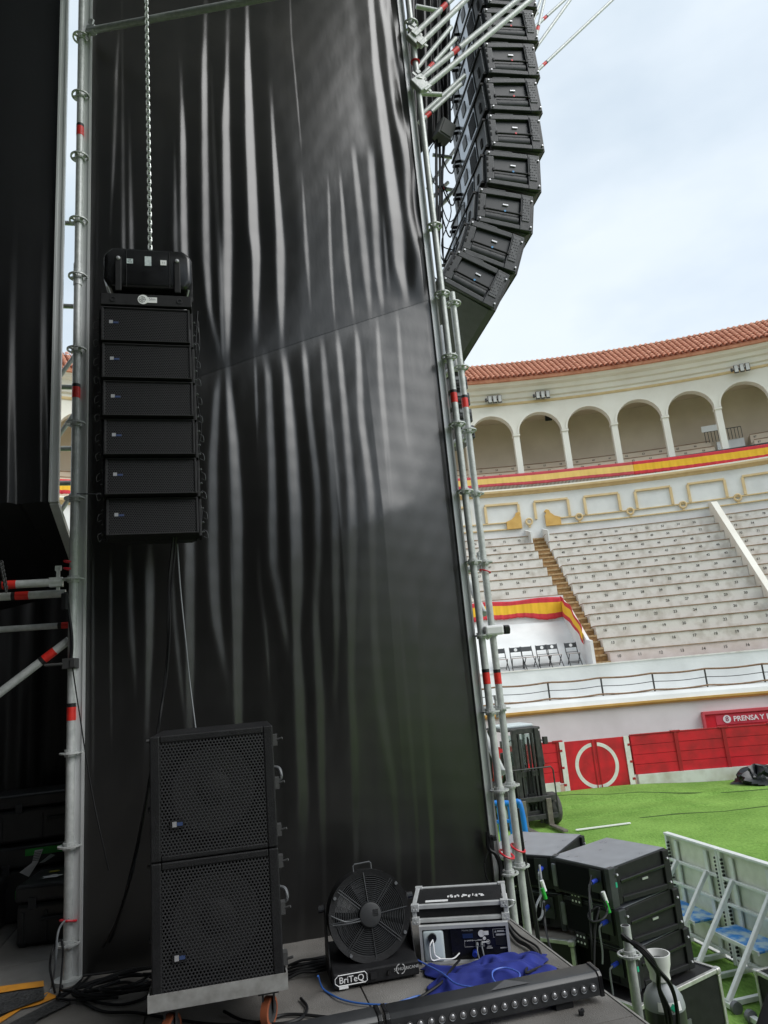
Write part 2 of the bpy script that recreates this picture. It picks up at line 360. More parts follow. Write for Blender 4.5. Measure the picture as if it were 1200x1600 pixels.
# --- platform for the folding chairs
g=MB(); g.arcbox(29.62,33.5,3.0,3.39,-42,ST0-0.05,0.9); g.build('platform',M_plas,bull)
g=MB(); g.arcbox(33.2,33.55,3.35,6.18,-42,ST0-0.05,0.9); g.build('platform_back_wall',M_wall,bull)
g=MB(); g.arc([(29.7,3.38),(33.2,3.38),(33.2,6.0),(32.2,5.6),(30.1,4.25),(29.7,4.2)],ST0-0.24,ST0-0.04,0.5); g.build('platform_side_wall',M_wall,bull)
# --- upper wall
g=MB(); g.arcbox(39.25,39.7,9.4,12.0,TH0,TH1,0.9); g.build('upper_wall',M_plas,bull)
g=MB(); g.arc([(39.2,11.92),(39.7,11.92),(39.7,12.16),(38.98,12.16),(39.0,12.06),(39.12,12.0)],TH0,TH1,0.9); g.build('balcony_moulding',M_ochl,bull)
g=MB(); g.arcbox(39.02,43.2,12.16,12.24,TH0,TH1,0.9); g.build('balcony_slab',M_cream,bull)
PIT=3.62; C0=1.12; KS=range(-10,10)
for zz in (10.56,10.22):
    for a0,a1 in ((-12,0.35),(2.15,26)):
        g=MB(); g.arcbox(39.17,39.26,zz-0.026,zz+0.026,a0,a1,0.9); g.build('string_moulding',M_ochl,bull)
for k in range(-3,7):
    ac=C0+PIT*(k+0.5)-0.2; hw=1.22
    fr=MB(); fr.arcbox(39.14,39.26,11.45,11.55,ac-hw,ac+hw,0.7)
    for sgn in (-1,1): fr.arcbox(39.15,39.26,10.6,11.45,ac+sgn*hw-0.085,ac+sgn*hw+0.085,0.3)
    f=fr.build('wall_frame',M_ochl,bull)
    if ac>2.2 or ac<-3:
        g=MB(); p=ring(39.15,ac-hw-0.55,10.5); n=Vector((CX-p.x,CY-p.y,0)).normalized(); g.torus(p,n,0.15,0.05,18,6); g.build('roundel',M_ochl,bull)
        g=MB(); p=ring(39.17,ac-hw-0.55,10.27); g.box(p,(0.1,0.06,0.12),Matrix.Rotation(-R(ac),3,'Z')); g.build('roundel_drop',M_ochl,bull)
for sg,a in ((1,ST1+0.35),(-1,ST0-0.30)):
    prof=[(0,0),(0.95,0),(0.95,0.5),(0.6,0.62),(0.35,0.85),(0.3,1.02),(0.12,1.08),(0.0,0.98),(0.1,0.85),(0.0,0.7)]
    g=MB(); th=a; g.T=Matrix.Translation(ring(39.14,th,10.2))@Matrix.Rotation(-R(th),4,'Z')@Matrix.Diagonal((sg*0.78,1,0.78,1)); g.prism(prof,-0.03,0.12); g.build('scroll',M_ochre,bull)
# --- arcade
RA,RB=40.0,40.42; HW=math.degrees((PIT/180*math.pi*40-0.30)/2/40); ZS,ZT=15.4,17.02; RAD=(PIT/180*math.pi*40-0.30)/2
def arch_bay(k):
    ac=C0+PIT*(k+0.5); n=16
    pts=[]
    for i in range(n+1):
        an=math.pi*(1-i/n); pts.append((ac+HW*math.cos(an), ZS+RAD*0.985*math.sin(an)))
    g=MB(); ths=[ac-PIT/2]+[p[0] for p in pts]+[ac+PIT/2]; zs=[ZS]+[p[1] for p in pts]+[ZS]
    vs=[]
    for th,z in zip(ths,zs):
        vs+=[ring(RA,th,z),ring(RA,th,ZT),ring(RB,th,z),ring(RB,th,ZT)]
    fs=[]
    for i in range(len(ths)-1):
        a,b=i*4,(i+1)*4; fs+=[(a,b,b+1,a+1),(a+2,a+3,b+3,b+2),(a,a+2,b+2,b)]
    g.add(vs,fs); arch=g.build('arch',M_cream,bull)
    g=MB(); vs=[]                                   # archivolt standing proud round the opening
    for (th,z),i in zip(pts,range(n+1)):
        an=math.pi*(1-i/n); th2=ac+HW*1.09*math.cos(an); z2=ZS+RAD*1.075*math.sin(an)
        vs+=[ring(RA-0.045,th,z),ring(RA-0.045,th2,z2),ring(RA+0.01,th2,z2),ring(RA+0.01,th,z)]
    fs=[(4*i+a,4*i+4+a,4*i+4+(a+1)%4,4*i+(a+1)%4) for i in range(n) for a in range(4)]
    g.add(vs,fs); g.build('archivolt',M_cream,arch)
def column(k):
    a=C0+PIT*k; w=math.degrees(0.15/40)
    g=MB(); g.arcbox(RA+0.03,RB-0.05,12.24,ZS-0.1,a-w,a+w,1); c=g.build('column',M_cream,bull)
    g=MB(); g.arcbox(RA-0.03,RB,ZS-0.1,ZS,a-w*1.22,a+w*1.22,1); g.build('capital',M_cream,c)
for k in KS: arch_bay(k)
for k in list(KS)+[10]: column(k)
g=MB(); g.arc([(RA,ZT),(RB+0.4,ZT),(RB+0.4,18.15),(39.06,18.15),(39.06,18.04),(39.2,17.98),(39.28,17.86),(39.55,17.80),(39.62,17.62),(39.78,17.58),(39.84,17.36),(RA-0.03,17.30),(RA-0.03,17.17)],TH0,42,0.7); g.build('entablature',M_cream,bull)
g=MB(); g.arc([(RA-0.06,17.04),(RA+0.05,17.04),(RA+0.05,17.155),(RA-0.09,17.155),(RA-0.09,17.10)],TH0,42,0.7); g.build('gilded_band',M_ochl,bull)
g=MB(); g.arcbox(43.0,43.3,12.2,17.6,TH0,42,0.8); g.build('gallery_wall',M_beige,bull)
g=MB(); g.arcbox(40.4,43.1,17.1,17.3,TH0,42,0.8); g.build('gallery_ceiling',M_beige,bull)
for rr,zt in ((41.2,13.75),(41.95,14.25)):
    for a0,a1 in ((TH0,15.2),(17.8,42)):
        g=MB(); g.arcbox(rr,rr+0.8,12.24,zt,a0,a1,0.8); row=g.build('gallery_row',M_beige,bull)
        g=MB(); g.arcbox(rr-0.03,rr+0.05,zt-0.03,zt+0.005,a0,a1,0.8); g.build('edge',M_nose,row)
        if a0<0:
            g=MB(); digits_row(g,rr,zt-0.17,-2.6,15.0,52,math.degrees(0.7/rr)*1.25); stuff(g.build('seat_numbers',M_dig,row))
        else:
            g=MB(); digits_row(g,rr,zt-0.17,18.1,20,87,math.degrees(0.7/rr)*1.25); stuff(g.build('seat_numbers',M_dig,row))
g=MB(); g.arcbox(42.0,42.2,12.24,14.15,15.6,17.4,0.8); g.build('landing_wall',M_plas,bull)
g=MB()
for i in range(12):
    a=14.9+i*0.22; g.cyl(ring(41.9,a,14.15),ring(41.9,a,14.75),0.018,6)
g.cyl(ring(41.9,14.9,14.75),ring(41.9,14.9+11*0.22,14.75),0.022,6); g.build('landing_rail',M_iron,bull)
g=MB(); g.arcbox(41.7,41.72,14.7,15.02,14.7,16.2,0.3); g.build('notice_board',M_white,bull)
# --- roof
roof=MB(); roof.arc([(39.0,18.15),(42.1,20.25),(45.2,18.15),(45.2,18.0),(39.0,18.0)],TH0,42,0.9); rf=roof.build('roof',M_tile,bull)
def tiles(a0,a1):
    g=MB(); pitch=math.degrees(0.27/40); n=int((a1-a0)/pitch); rows=8; m=5
    for i in range(n):
        a=a0+i*pitch
        for k in range(rows):
            f0,f1=k/rows-0.01,(k+1)/rows+0.02; r0,z0=38.88+3.15*f0,18.10+2.13*f0; r1,z1=38.88+3.15*f1,18.10+2.13*f1
            lift0,lift1=0.075,0.035; vs=[]
            jt=random.uniform(-0.012,0.012)
            for (r,z,lf,wd) in ((r0,z0,lift0,0.44),(r1,z1,lift1,0.36)):
                for j in range(m+1):
                    x=math.cos(math.pi*j/m)*wd; h=math.sin(math.pi*j/m)
                    vs.append(ring(r-0.55*h*0.1,a-x*pitch+jt*0.1,z+lf+h*0.10+jt))
            g.add(vs,[(j,j+1,m+2+j,m+1+j) for j in range(m)])
    return g
stuff(tiles(-8,24).build('roof_tiles',M_tile,rf,fix=False)); stuff(tiles(-37,-25).build('roof_tiles',M_tile,rf,fix=False))
g=MB(); 
for i in range(140):
    a=-8+i*0.24; p=ring(42.05,a,20.22); q=ring(42.05,a+0.27,20.22); g.cyl(p,q+Vector((0,0,0.02)),0.11,8,0.13)
stuff(g.build('ridge_tiles',mat('ridge_tile',(0.42,0.3,0.2),0.9,c2=(0.3,0.2,0.13),scale=4),rf))
# ================================================================== things on the bullring
def post_rail(name,label,r,z0,z1,angs,th0,th1,wires):
    t=thing(name,label,'railing',ring(r,(th0+th1)/2,z0))
    for a in angs:
        g=MB(); p=local(t,ring(r,a,z0)); g.cyl(p,p+Vector((0,0,z1-z0)),0.028,8); g.build('post',M_iron,t)
    for zz,m,rad in wires:
        g=MB(); n=int((th1-th0)*2); g.tube([local(t,ring(r-0.02,th0+(th1-th0)*i/n,zz-0.04*abs(math.sin((th0+(th1-th0)*i/n+3.75)*math.pi/3.42)))) for i in range(n+1)],rad,6); g.build('rail',m,t)
    return t
M_rust=mat('rusty_rail',(0.30,0.19,0.11),0.8,c2=(0.18,0.11,0.07),scale=12)
post_rail('wire_railing','rusty wire railing on the white walkway above the red wall',27.75,2.41,2.99,[-10.7,-7.2,-3.75,-0.24,3.11,6.44,9.96,13.4],-12,16,[(2.97,M_rust,0.03),(2.72,M_iron,0.012),(2.47,M_rust,0.028)])
bal=thing('balcony_railing','iron balustrade of the gallery hidden behind the red and yellow banners','railing',ring(39.2,8,12.24))
g=MB()
for i in range(330):
    a=-9+i*0.1; p=local(bal,ring(39.25,a,12.26)); g.box(p+Vector((0,0,0.34)),(0.028,0.028,0.68))
stuff(g.build('balusters',M_iron,bal))
g=MB(); g.T=bal.matrix_basis.inverted(); g.arcbox(39.2,39.3,12.93,12.98,-9,24,0.9); g.build('handrail',M_iron,bal)
M_fred=mat('banner_red',(0.62,0.035,0.05),0.8,c2=(0.5,0.03,0.045),scale=2); M_fyel=mat('banner_yellow',(0.85,0.50,0.03),0.8,c2=(0.75,0.42,0.02),scale=2)
M_fred2=mat('faded_banner_red',(0.55,0.07,0.09),0.8,c2=(0.45,0.06,0.07),scale=2); M_fyel2=mat('faded_banner_yellow',(0.82,0.57,0.17),0.8,c2=(0.74,0.5,0.14),scale=2)
def banner(name,label,a0,a1,rf_,zt,zb,mats,wav=0.03):
    n=int((a1-a0)*14); g=MB(); rows=[0,0.08,0.16,0.24,0.36,0.5,0.62,0.74,0.82,0.9,1.0]; vs=[]
    for i in range(n+1):
        a=a0+(a1-a0)*i/n
        for q in rows:
            w=wav*(math.sin(a*11)+0.6*math.sin(a*23+1.3)+0.4*math.sin(a*5.1+q*4))*(0.3+q)
            vs.append(ring(rf_(a)-0.04-w*0.6,a,zt(a)+(zb(a)-zt(a))*q+0.25*w*q))
    k=len(rows)
    for j in range(k-1):
        g.mi=0 if rows[j]<0.23 or rows[j]>=0.73 else 1
        if j==0: g.add(vs,[])
        g.f+=[(i*k+j,(i+1)*k+j,(i+1)*k+j+1,i*k+j+1) for i in range(n)]; g.m+=[g.mi]*n
    o=g.build(name,list(mats),smooth=True,fix=False); md=o.modifiers.new('thick','SOLIDIFY'); md.thickness=0.006
    return tag(o,label,'banner')
zt_=lambda a: 13.0-0.012*max(0,a-6)
banner('gallery_banner','faded red and yellow banner on the gallery railing, left length',-9,8.95,lambda a:39.12,zt_,lambda a:12.42-0.02*math.sin(a*0.9)-0.01*a*(a>0),(M_fred2,M_fyel2),0.008)
banner('gallery_banner','bright red and yellow banner on the gallery railing, right length',8.9,24,lambda a:39.11,zt_,lambda a:12.33-0.012*max(0,a-6),(M_fred,M_fyel),0.014)
banner('gallery_banner','red and yellow banner seen in the gap beside the left post',-36,-24,lambda a:39.12,lambda a:13,lambda a:12.35,(M_fred,M_fyel),0.03)
banner('platform_banner','red and yellow banner draped along the wall above the folding chairs',-9,0.42,lambda a:33.15,lambda a:6.12-0.03*math.sin(a*1.6),lambda a:5.36-0.08*math.cos(a*0.8)+0.04*math.sin(a*2.1),(M_fred,M_fyel),0.018)
# banner tail falling over the sloping side wall
n=14; g=MB(); vs=[]; rows=[0,0.12,0.25,0.4,0.6,0.74,0.87,1]
A_=[ring(33.1,0.36,6.14),ring(31.9,0.42,5.66),ring(30.5,0.42,4.72)]; B_=[ring(33.1,0.34,5.36),ring(31.6,0.38,4.80),ring(30.4,0.38,4.10)]
for i in range(n+1):
    f=i/n*2; j=min(1,int(f)); a=A_[j].lerp(A_[j+1],f-j); b=B_[j].lerp(B_[j+1],f-j)
    for q in rows: vs.append(a.lerp(b,q)+Vector((0.03*math.sin(i*1.1+q*3),-0.06-0.03*math.sin(i*0.9),0)))
g.add(vs,[]); k=len(rows)
for j in range(k-1):
    g.f+=[(i*k+j,(i+1)*k+j,(i+1)*k+j+1,i*k+j+1) for i in range(n)]; g.m+=[0 if rows[j]<0.24 or rows[j]>=0.73 else 1]*n
o=g.build('banner_tail',[M_fred,M_fyel],smooth=True,fix=False); o.modifiers.new('t','SOLIDIFY').thickness=0.006
tag(o,'hanging end of the red and yellow banner beside the brick stair','banner')
# floodlights
def floodlight(px,py,label):
    th,z=at_r(px,py,39.6); t=thing('floodlight',label,'floodlight',ring(39.75,th,z),(0,0,-R(th)),'floodlights on the cornice')
    for i in range(3):
        x=-0.26+i*0.26; fr=MB()
        fr.box((x,-0.16,0),(0.22,0.1,0.42)); lamp=fr.build('lamp',M_iron,t,bevel=0.03)
        g=MB(); g.box((x,-0.22,0),(0.165,0.03,0.35)); g.build('glass',mat('lamp_glass',(0.6,0.6,0.57),0.25,c2=(0.5,0.5,0.48),scale=6),lamp,bevel=0.01)
    g=MB(); g.box((0,-0.07,0),(0.78,0.05,0.06)); g.box((-0.46,-0.12,0),(0.09,0.12,0.16)); g.build('bracket',M_iron,t)
floodlight(773,624,'three-lamp floodlight on the cornice nearest the scaffold posts')
floodlight(848,617,'three-lamp floodlight on the cornice, middle one of three')
floodlight(1159,575,'three-lamp floodlight on the cornice near the right edge of the photo')
# small hanging loudspeaker in the gallery
th,z=at_r(857,653,40.9); t=thing('gallery_speaker','small black loudspeaker hanging inside the second arch of the gallery','loudspeaker',ring(40.9,th,z),(0.4,0,-R(th)))
g=MB(); g.box((0,0,0),(0.34,0.28,0.3)); g.build('cabinet',M_black,t,bevel=0.02); g=MB(); g.cyl((0,0,0.12),(0,0.2,0.7),0.025,6); g.build('bracket',M_iron,t)
# folding chairs
M_chair=mat('charcoal_plastic',(0.035,0.038,0.042),0.5); M_seat=mat('pale_chair_seat',(0.42,0.36,0.34),0.6)
def folding_chair():
    t=thing('folding_chair','', 'chair',(0,0,0),group='folding chairs on the platform')
    g=MB(); g.box((0,0.20,0.74),(0.42,0.025,0.17),Matrix.Rotation(-0.2,3,'X')); g.build('backrest',M_chair,t,bevel=0.02)
    g=MB(); g.box((0,-0.02,0.44),(0.40,0.36,0.03)); g.build('seat',M_seat,t,bevel=0.01)
    for s in(-1,1):
        g=MB(); g.tube([(s*0.21,0.25,0.84),(s*0.21,0.16,0.5),(s*0.21,-0.22,0.0)],0.016,6); g.build('leg',M_iron,t)
        g=MB(); g.tube([(s*0.19,-0.18,0.44),(s*0.19,0.22,0.0)],0.016,6); g.build('leg',M_iron,t)
    g=MB(); g.cyl((-0.21,-0.1,0.16),(0.21,-0.1,0.16),0.012,6); g.cyl((-0.19,0.12,0.12),(0.19,0.12,0.12),0.012,6); g.cyl((-0.21,0.16,0.5),(0.21,0.16,0.5),0.012,6); g.build('stretcher',M_iron,t)
    return t
proto=folding_chair()
spots=[(785,1047),(810,1045),(829,1043),(852,1041),(869,1040),(898,1037)]
disc=[0,1,0,1,1,1]
for i,(px,py) in enumerate(spots):
    c=proto if i==0 else copy_tree(proto)
    th,z=at_r(px,py,30.6); c.location=ring(30.6,th,3.39); c.rotation_euler=(0,0,-R(th)+random.uniform(-0.15,0.15))
    c['label']=('dark folding chair partly hidden behind the scaffold posts','folding chair with a white disc, second from the scaffold posts','folding chair without a disc, third from the scaffold posts','folding chair with a white disc, fourth from the scaffold posts','folding chair with a white disc, fifth from the scaffold posts','folding chair with a white disc standing apart by the stair')[i]
    if disc[i]:
        g=MB(); g.cyl((0,0.17,0.74),(0,0.183,0.738),0.06,14); g.build('disc_sticker',M_white,c)
# wheelchair sign
th,z=at_r(828,986,33.2); t=thing('wheelchair_sign','small blue square wheelchair sign on the white wall above the chairs','sign',ring(33.17,th,z),(0,0,-R(th)))
g=MB(); g.box((0,0,0),(0.27,0.02,0.27)); g.build('plate',mat('sign_blue',(0.02,0.16,0.55),0.4),t)
g=MB(); g.T=Matrix.Translation((0,-0.014,0)); g.torus((0.0,0,-0.04),(0,1,0),0.06,0.011,16,5,150,400); g.cyl((-0.015,0,0.02),(-0.02,0,0.075),0.013,6); g.cyl((-0.02,0,0.0),(0.05,0,-0.02),0.012,6); g.cyl((0.05,0,-0.02),(0.07,0,-0.08),0.012,6); g.cyl((-0.02,-0.002,0.095),(-0.02,0.004,0.095),0.022,10); g.build('symbol',M_white,t)
# ================================================================== red barrier of the ring
M_redp=mat('barrier_red',(0.66,0.013,0.028),0.45,c2=(0.36,0.014,0.022),scale=2.3,detail=12,lo=0.4,hi=0.72,bump=0.15,bscale=12)
M_redd=mat('barrier_red_dark',(0.40,0.010,0.016),0.5,c2=(0.32,0.01,0.015),scale=2)
M_plin=mat('plinth_white',(0.70,0.70,0.66),0.85,c2=(0.46,0.43,0.36),scale=2.4,detail=8,lo=0.42,hi=0.75)
M_whp=mat('barrier_white',(0.78,0.77,0.74),0.6,c2=(0.66,0.64,0.6),scale=6)
bar=thing('ring_barrier','red plank barrier of the bullring standing on a white plinth','barrier',ring(25.5,4,0))
B=bar.matrix_basis.inverted()
def barpart(name,m,par,r0,r1,z0,z1,a0,a1):
    g=MB(); g.T=B; g.arcbox(r0,r1,z0,z1,a0,a1,0.6); return g.build(name,m,par)
G0,G1=-4.95,-0.52; PZ=1.37
edges=[-12.4,-9.9,-7.4,G0-0.05]
panels=[(edges[i],edges[i+1]) for i in range(3)]+[(G1+0.05+2.95*i,G1+0.05+2.95*(i+1)) for i in range(6)]
for (a0,a1) in panels:
    for j in range(4):
        z0=0.34+j*0.258; barpart('plank',M_redp,bar,25.50+random.uniform(-0.006,0.006),25.56,z0+0.004,z0+0.252,a0+0.12,a1-0.12)
    barpart('backing_board',M_redd,bar,25.575,25.60,0.33,PZ,a0+0.05,a1-0.05)
    barpart('barrier_post',M_redd,bar,25.47,25.62,0.3,PZ+0.0,a1-0.12,a1+0.10)
    g=MB(); g.T=B; p=ring(25.52,a1,PZ+0.03); g.box(p,(0.26,0.12,0.04),Matrix.Rotation(-R(a1),3,'Z')); g.build('hinge',M_redd,bar)
    barpart('rail_cap',M_redd,bar,25.49,25.60,PZ+0.004,PZ+0.03,a0+0.12,a1-0.12)
for a0,a1 in ((-12.4,G0-0.3),(G1+0.25,17.2)): barpart('plinth',M_plin,bar,25.43,25.66,-0.05,0.335,a0,a1)
gate=thing('barrier_gate','red double gate with a white painted ring in the barrier','gate',ring(25.48,(G0+G1)/2,0),(0,0,-R((G0+G1)/2)))
GW=math.radians(G1-G0)*25.5
for s in(-1,1):
    lf=MB(); lf.box((s*(GW/4-0.045),0,0.70),(GW/2-0.10,0.05,1.34)); leaf=lf.build('leaf',M_redp,gate)
    g=MB(); g.box((s*(GW/2-0.07),-0.035,0.70),(0.14,0.05,1.36)); g.build('white_stile',M_whp,leaf)
    g=MB(); g.box((s*0.06,-0.03,0.70),(0.03,0.02,1.33)); g.build('stile',M_redd,leaf)
    g=MB(); n=28; a0,a1=(-89.5,82) if s>0 else (98,269.5); vs=[]      # half of the ring on each leaf
    for i in range(n+1):
        a=R(a0+(a1-a0)*i/n)
        for rr,yy in ((0.505,-0.029),(0.60,-0.029),(0.60,-0.024),(0.505,-0.024)): vs.append((rr*math.cos(a)*1.02,yy,0.68+rr*math.sin(a)*1.02))
    g.add(vs,[(4*i+q,4*i+4+q,4*i+4+(q+1)%4,4*i+(q+1)%4) for i in range(n) for q in range(4)]); g.build('painted_ring',M_whp,leaf)
    for hz in (0.25,0.7,1.15):
        g=MB(); g.box((s*(GW/2-0.02),-0.05,hz),(0.08,0.03,0.06)); g.build('hinge',M_redd,leaf)
# sign over the passage
sg=thing('passage_sign','red sign with white lettering above the barrier at the right edge','sign',ring(27.45,7.6,1.40),(0,0,-R(7.6)))
g=MB(); g.T=sg.matrix_basis.inverted(); g.arcbox(27.38,27.49,0.9,1.66,5.65,11.0,0.5); g.build('board',M_redp,sg)
g=MB(); g.T=sg.matrix_basis.inverted(); g.arcbox(27.32,27.5,1.62,1.70,5.6,11.0,0.5); g.arcbox(27.32,27.5,0.9,1.66,5.55,5.68,0.5); g.build('frame',mat('sign_frame_red',(0.6,0.08,0.1),0.5),sg)
g=MB(); g.T=sg.matrix_basis.inverted(); g.arcbox(27.365,27.39,1.29,1.57,6.35,11.0,0.5); g.build('plaque',mat('plaque_red',(0.62,0.05,0.08),0.5),sg)
def sign_pt(px,py): th,z=at_r(px,py,27.355); return ring(27.352,th,z)
p=sign_pt(1136,1123.5); n=Vector((CX-p.x,CY-p.y,0)).normalized()
g=MB(); g.T=sg.matrix_basis.inverted(); g.cyl(p+n*0.004,p-n*0.006,0.115,20); g.build('number_disc',M_white,sg)
g=MB(); g.T=sg.matrix_basis.inverted(); text_mb(g,'8',0.2,wall_mat(p+n*0.009,n),bold=0.01); g.build('number',mat('sign_number',(0.25,0.03,0.08),0.5),sg)
g=MB(); g.T=sg.matrix_basis.inverted()
for tx_,px_ in (('PRENSA',1145.5),('Y',1187.3),('P',1197.5)):
    p=sign_pt(px_,1123.4-(px_-1145)*0.075); n=Vector((CX-p.x,CY-p.y,0)).normalized(); text_mb(g,tx_,0.205,wall_mat(p+n*(0.03 if tx_=='PRENSA' else 0.008),n),'LEFT',bold=0.022)
g.build('lettering',M_white,sg)
# ================================================================== black tarpaulin heap
th=math.degrees(0.0); p=at_z(1186,1224,0.0)
bpy.context.view_layer.update()
g=MB(); n=26; m=12; vs=[]
for j in range(m+1):
    ph=math.pi/2*j/m
    for i in range(n):
        a=2*math.pi*i/n; k=1+0.22*math.sin(3*a+j*0.9)+0.16*math.sin(7*a+j*1.7)+0.1*math.sin(11*a-j)
        vs.append((0.55*k*math.cos(ph)*math.cos(a),0.4*k*math.cos(ph)*math.sin(a),0.36*math.sin(ph)*(1+0.35*math.sin(2.2*math.cos(a)*3+1))+0.02*math.sin(9*a)))
fs=[(j*n+i,j*n+(i+1)%n,(j+1)*n+(i+1)%n,(j+1)*n+i) for j in range(m) for i in range(n)]
g.add(vs,fs); o=g.build('tarpaulin',mat('black_tarpaulin',(0.012,0.014,0.016),0.4),smooth=True); o.location=p+Vector((0,0,0.0))
tag(o,'crumpled black tarpaulin heaped on the turf by the barrier','tarpaulin')
# ================================================================== stage floor
M_deck=mat('antislip_deck',(0.13,0.121,0.111),0.62,c2=(0.25,0.237,0.22),scale=3.2,detail=9,lo=0.32,hi=0.72,bump=0.5,bscale=240)
M_deckside=mat('deck_edge',(0.30,0.29,0.27),0.6,0.2,(0.2,0.19,0.18),12)
rot14=(0,0,A14)
sf=D.objects.new('stage_floor',None); COL.objects.link(sf); sf.location=S(0,0,0); sf.rotation_euler=rot14; structure(sf)
g=MB(); g.box((-1.3,-4.6,1.96),(7.42,14.8,0.16)); g.build('substructure',M_black,sf)
k=0
for iu in range(8):
    for it in range(8):
        u1=2.41-1.0*iu; t1=-2.4+2.0*it
        if it==0: t0_=-2.4
        g=MB(); g.box((u1-0.5,-(t1+1.0),2.055),(0.994,1.994,0.030)); g.build('deck_panel',M_deck,sf,bevel=0.002,seg=1)
g=MB(); g.box((2.416,-4.6,2.04),(0.010,14.8,0.062)); g.build('edge_trim',M_deckside,sf)
# unseen stage roof and far drapes, added to keep daylight off the stage
M_roof=mat('roof_membrane',(0.10,0.10,0.105),0.8)
_t=M_roof.node_tree; _tl=N(_t,'ShaderNodeBsdfTranslucent'); _tl.inputs[0].default_value=(0.24,0.245,0.25,1); _ad=N(_t,'ShaderNodeAddShader')  # translucent term added so the unseen roof gives soft fill
_t.links.new(_t.nodes['Principled BSDF'].outputs[0],_ad.inputs[0]); _t.links.new(_tl.outputs[0],_ad.inputs[1]); _t.links.new(_ad.outputs[0],_t.nodes['Material Output'].inputs[0])
g=MB(); g.box((-1.6,-3.6,12.4),(10.0,11.0,0.12)); o=structure(g.build('stage_roof',M_roof)); o.location=S(0,0,0); o.rotation_euler=rot14
# ================================================================== curtains
def vinyl(name,c,c2,rough,spec,dust,zlo,zhi):
    m=D.materials.new(name); m.use_nodes=True; t=m.node_tree; b=t.nodes['Principled BSDF']
    tcn=N(t,'ShaderNodeTexCoord'); n=N(t,'ShaderNodeTexNoise'); n.inputs['Scale'].default_value=1.6; n.inputs['Detail'].default_value=8; n.inputs['Roughness'].default_value=0.62
    r=N(t,'ShaderNodeValToRGB'); r.color_ramp.elements[0].position=0.36; r.color_ramp.elements[1].position=0.72
    r.color_ramp.elements[0].color=(*c,1); r.color_ramp.elements[1].color=(*c2,1)
    sx=N(t,'ShaderNodeSeparateXYZ'); mr=N(t,'ShaderNodeMapRange'); mr.inputs[1].default_value=zlo; mr.inputs[2].default_value=zhi
    n3=N(t,'ShaderNodeTexNoise'); n3.inputs['Scale'].default_value=3.0; n3.inputs['Detail'].default_value=9
    mu=N(t,'ShaderNodeMath',operation='MULTIPLY'); mix=N(t,'ShaderNodeMix',data_type='RGBA'); mix.inputs['B'].default_value=(*dust,1)
    l=t.links.new; l(tcn.outputs['Object'],n.inputs['Vector']); l(tcn.outputs['Object'],n3.inputs['Vector']); l(tcn.outputs['Object'],sx.inputs[0]); l(sx.outputs['Z'],mr.inputs[0])
    l(n.outputs['Fac'],r.inputs[0]); l(n3.outputs['Fac'],mu.inputs[0]); l(mr.outputs[0],mu.inputs[1]); l(mu.outputs[0],mix.inputs['Factor']); l(r.outputs[0],mix.inputs['A']); l(mix.outputs['Result'],b.inputs['Base Color'])
    mr2=N(t,'ShaderNodeMapRange'); mr2.inputs[3].default_value=rough-0.02; mr2.inputs[4].default_value=rough+0.05
    l(n3.outputs['Fac'],mr2.inputs[0]); l(mr2.outputs[0],b.inputs['Roughness'])
    b.inputs['Specular IOR Level'].default_value=spec
    nb=N(t,'ShaderNodeTexNoise'); nb.inputs['Scale'].default_value=9; nb.inputs['Detail'].default_value=6; mpb=N(t,'ShaderNodeMapping'); mpb.inputs['Scale'].default_value=(1,1,0.35)
    l(tcn.outputs['Object'],mpb.inputs[0]); l(mpb.outputs[0],nb.inputs['Vector'])
    bp=N(t,'ShaderNodeBump'); bp.inputs['Strength'].default_value=0.08; bp.inputs['Distance'].default_value=0.02; l(nb.outputs['Fac'],bp.inputs['Height']); l(bp.outputs[0],b.inputs['Normal'])
    return m
M_vin=vinyl('black_vinyl',(0.006,0.006,0.0065),(0.011,0.0105,0.010),0.29,0.7,(0.05,0.045,0.04),6.6,8.6)
M_vin3=vinyl('black_vinyl_worn',(0.008,0.0078,0.0076),(0.014,0.0135,0.013),0.31,0.85,(0.03,0.03,0.03),6.6,8.6)  # slightly lighter and more reflective than the upper cloth
M_vin2=vinyl('black_vinyl_dark',(0.006,0.006,0.0065),(0.010,0.010,0.011),0.40,0.5,(0.012,0.012,0.012),5,9)
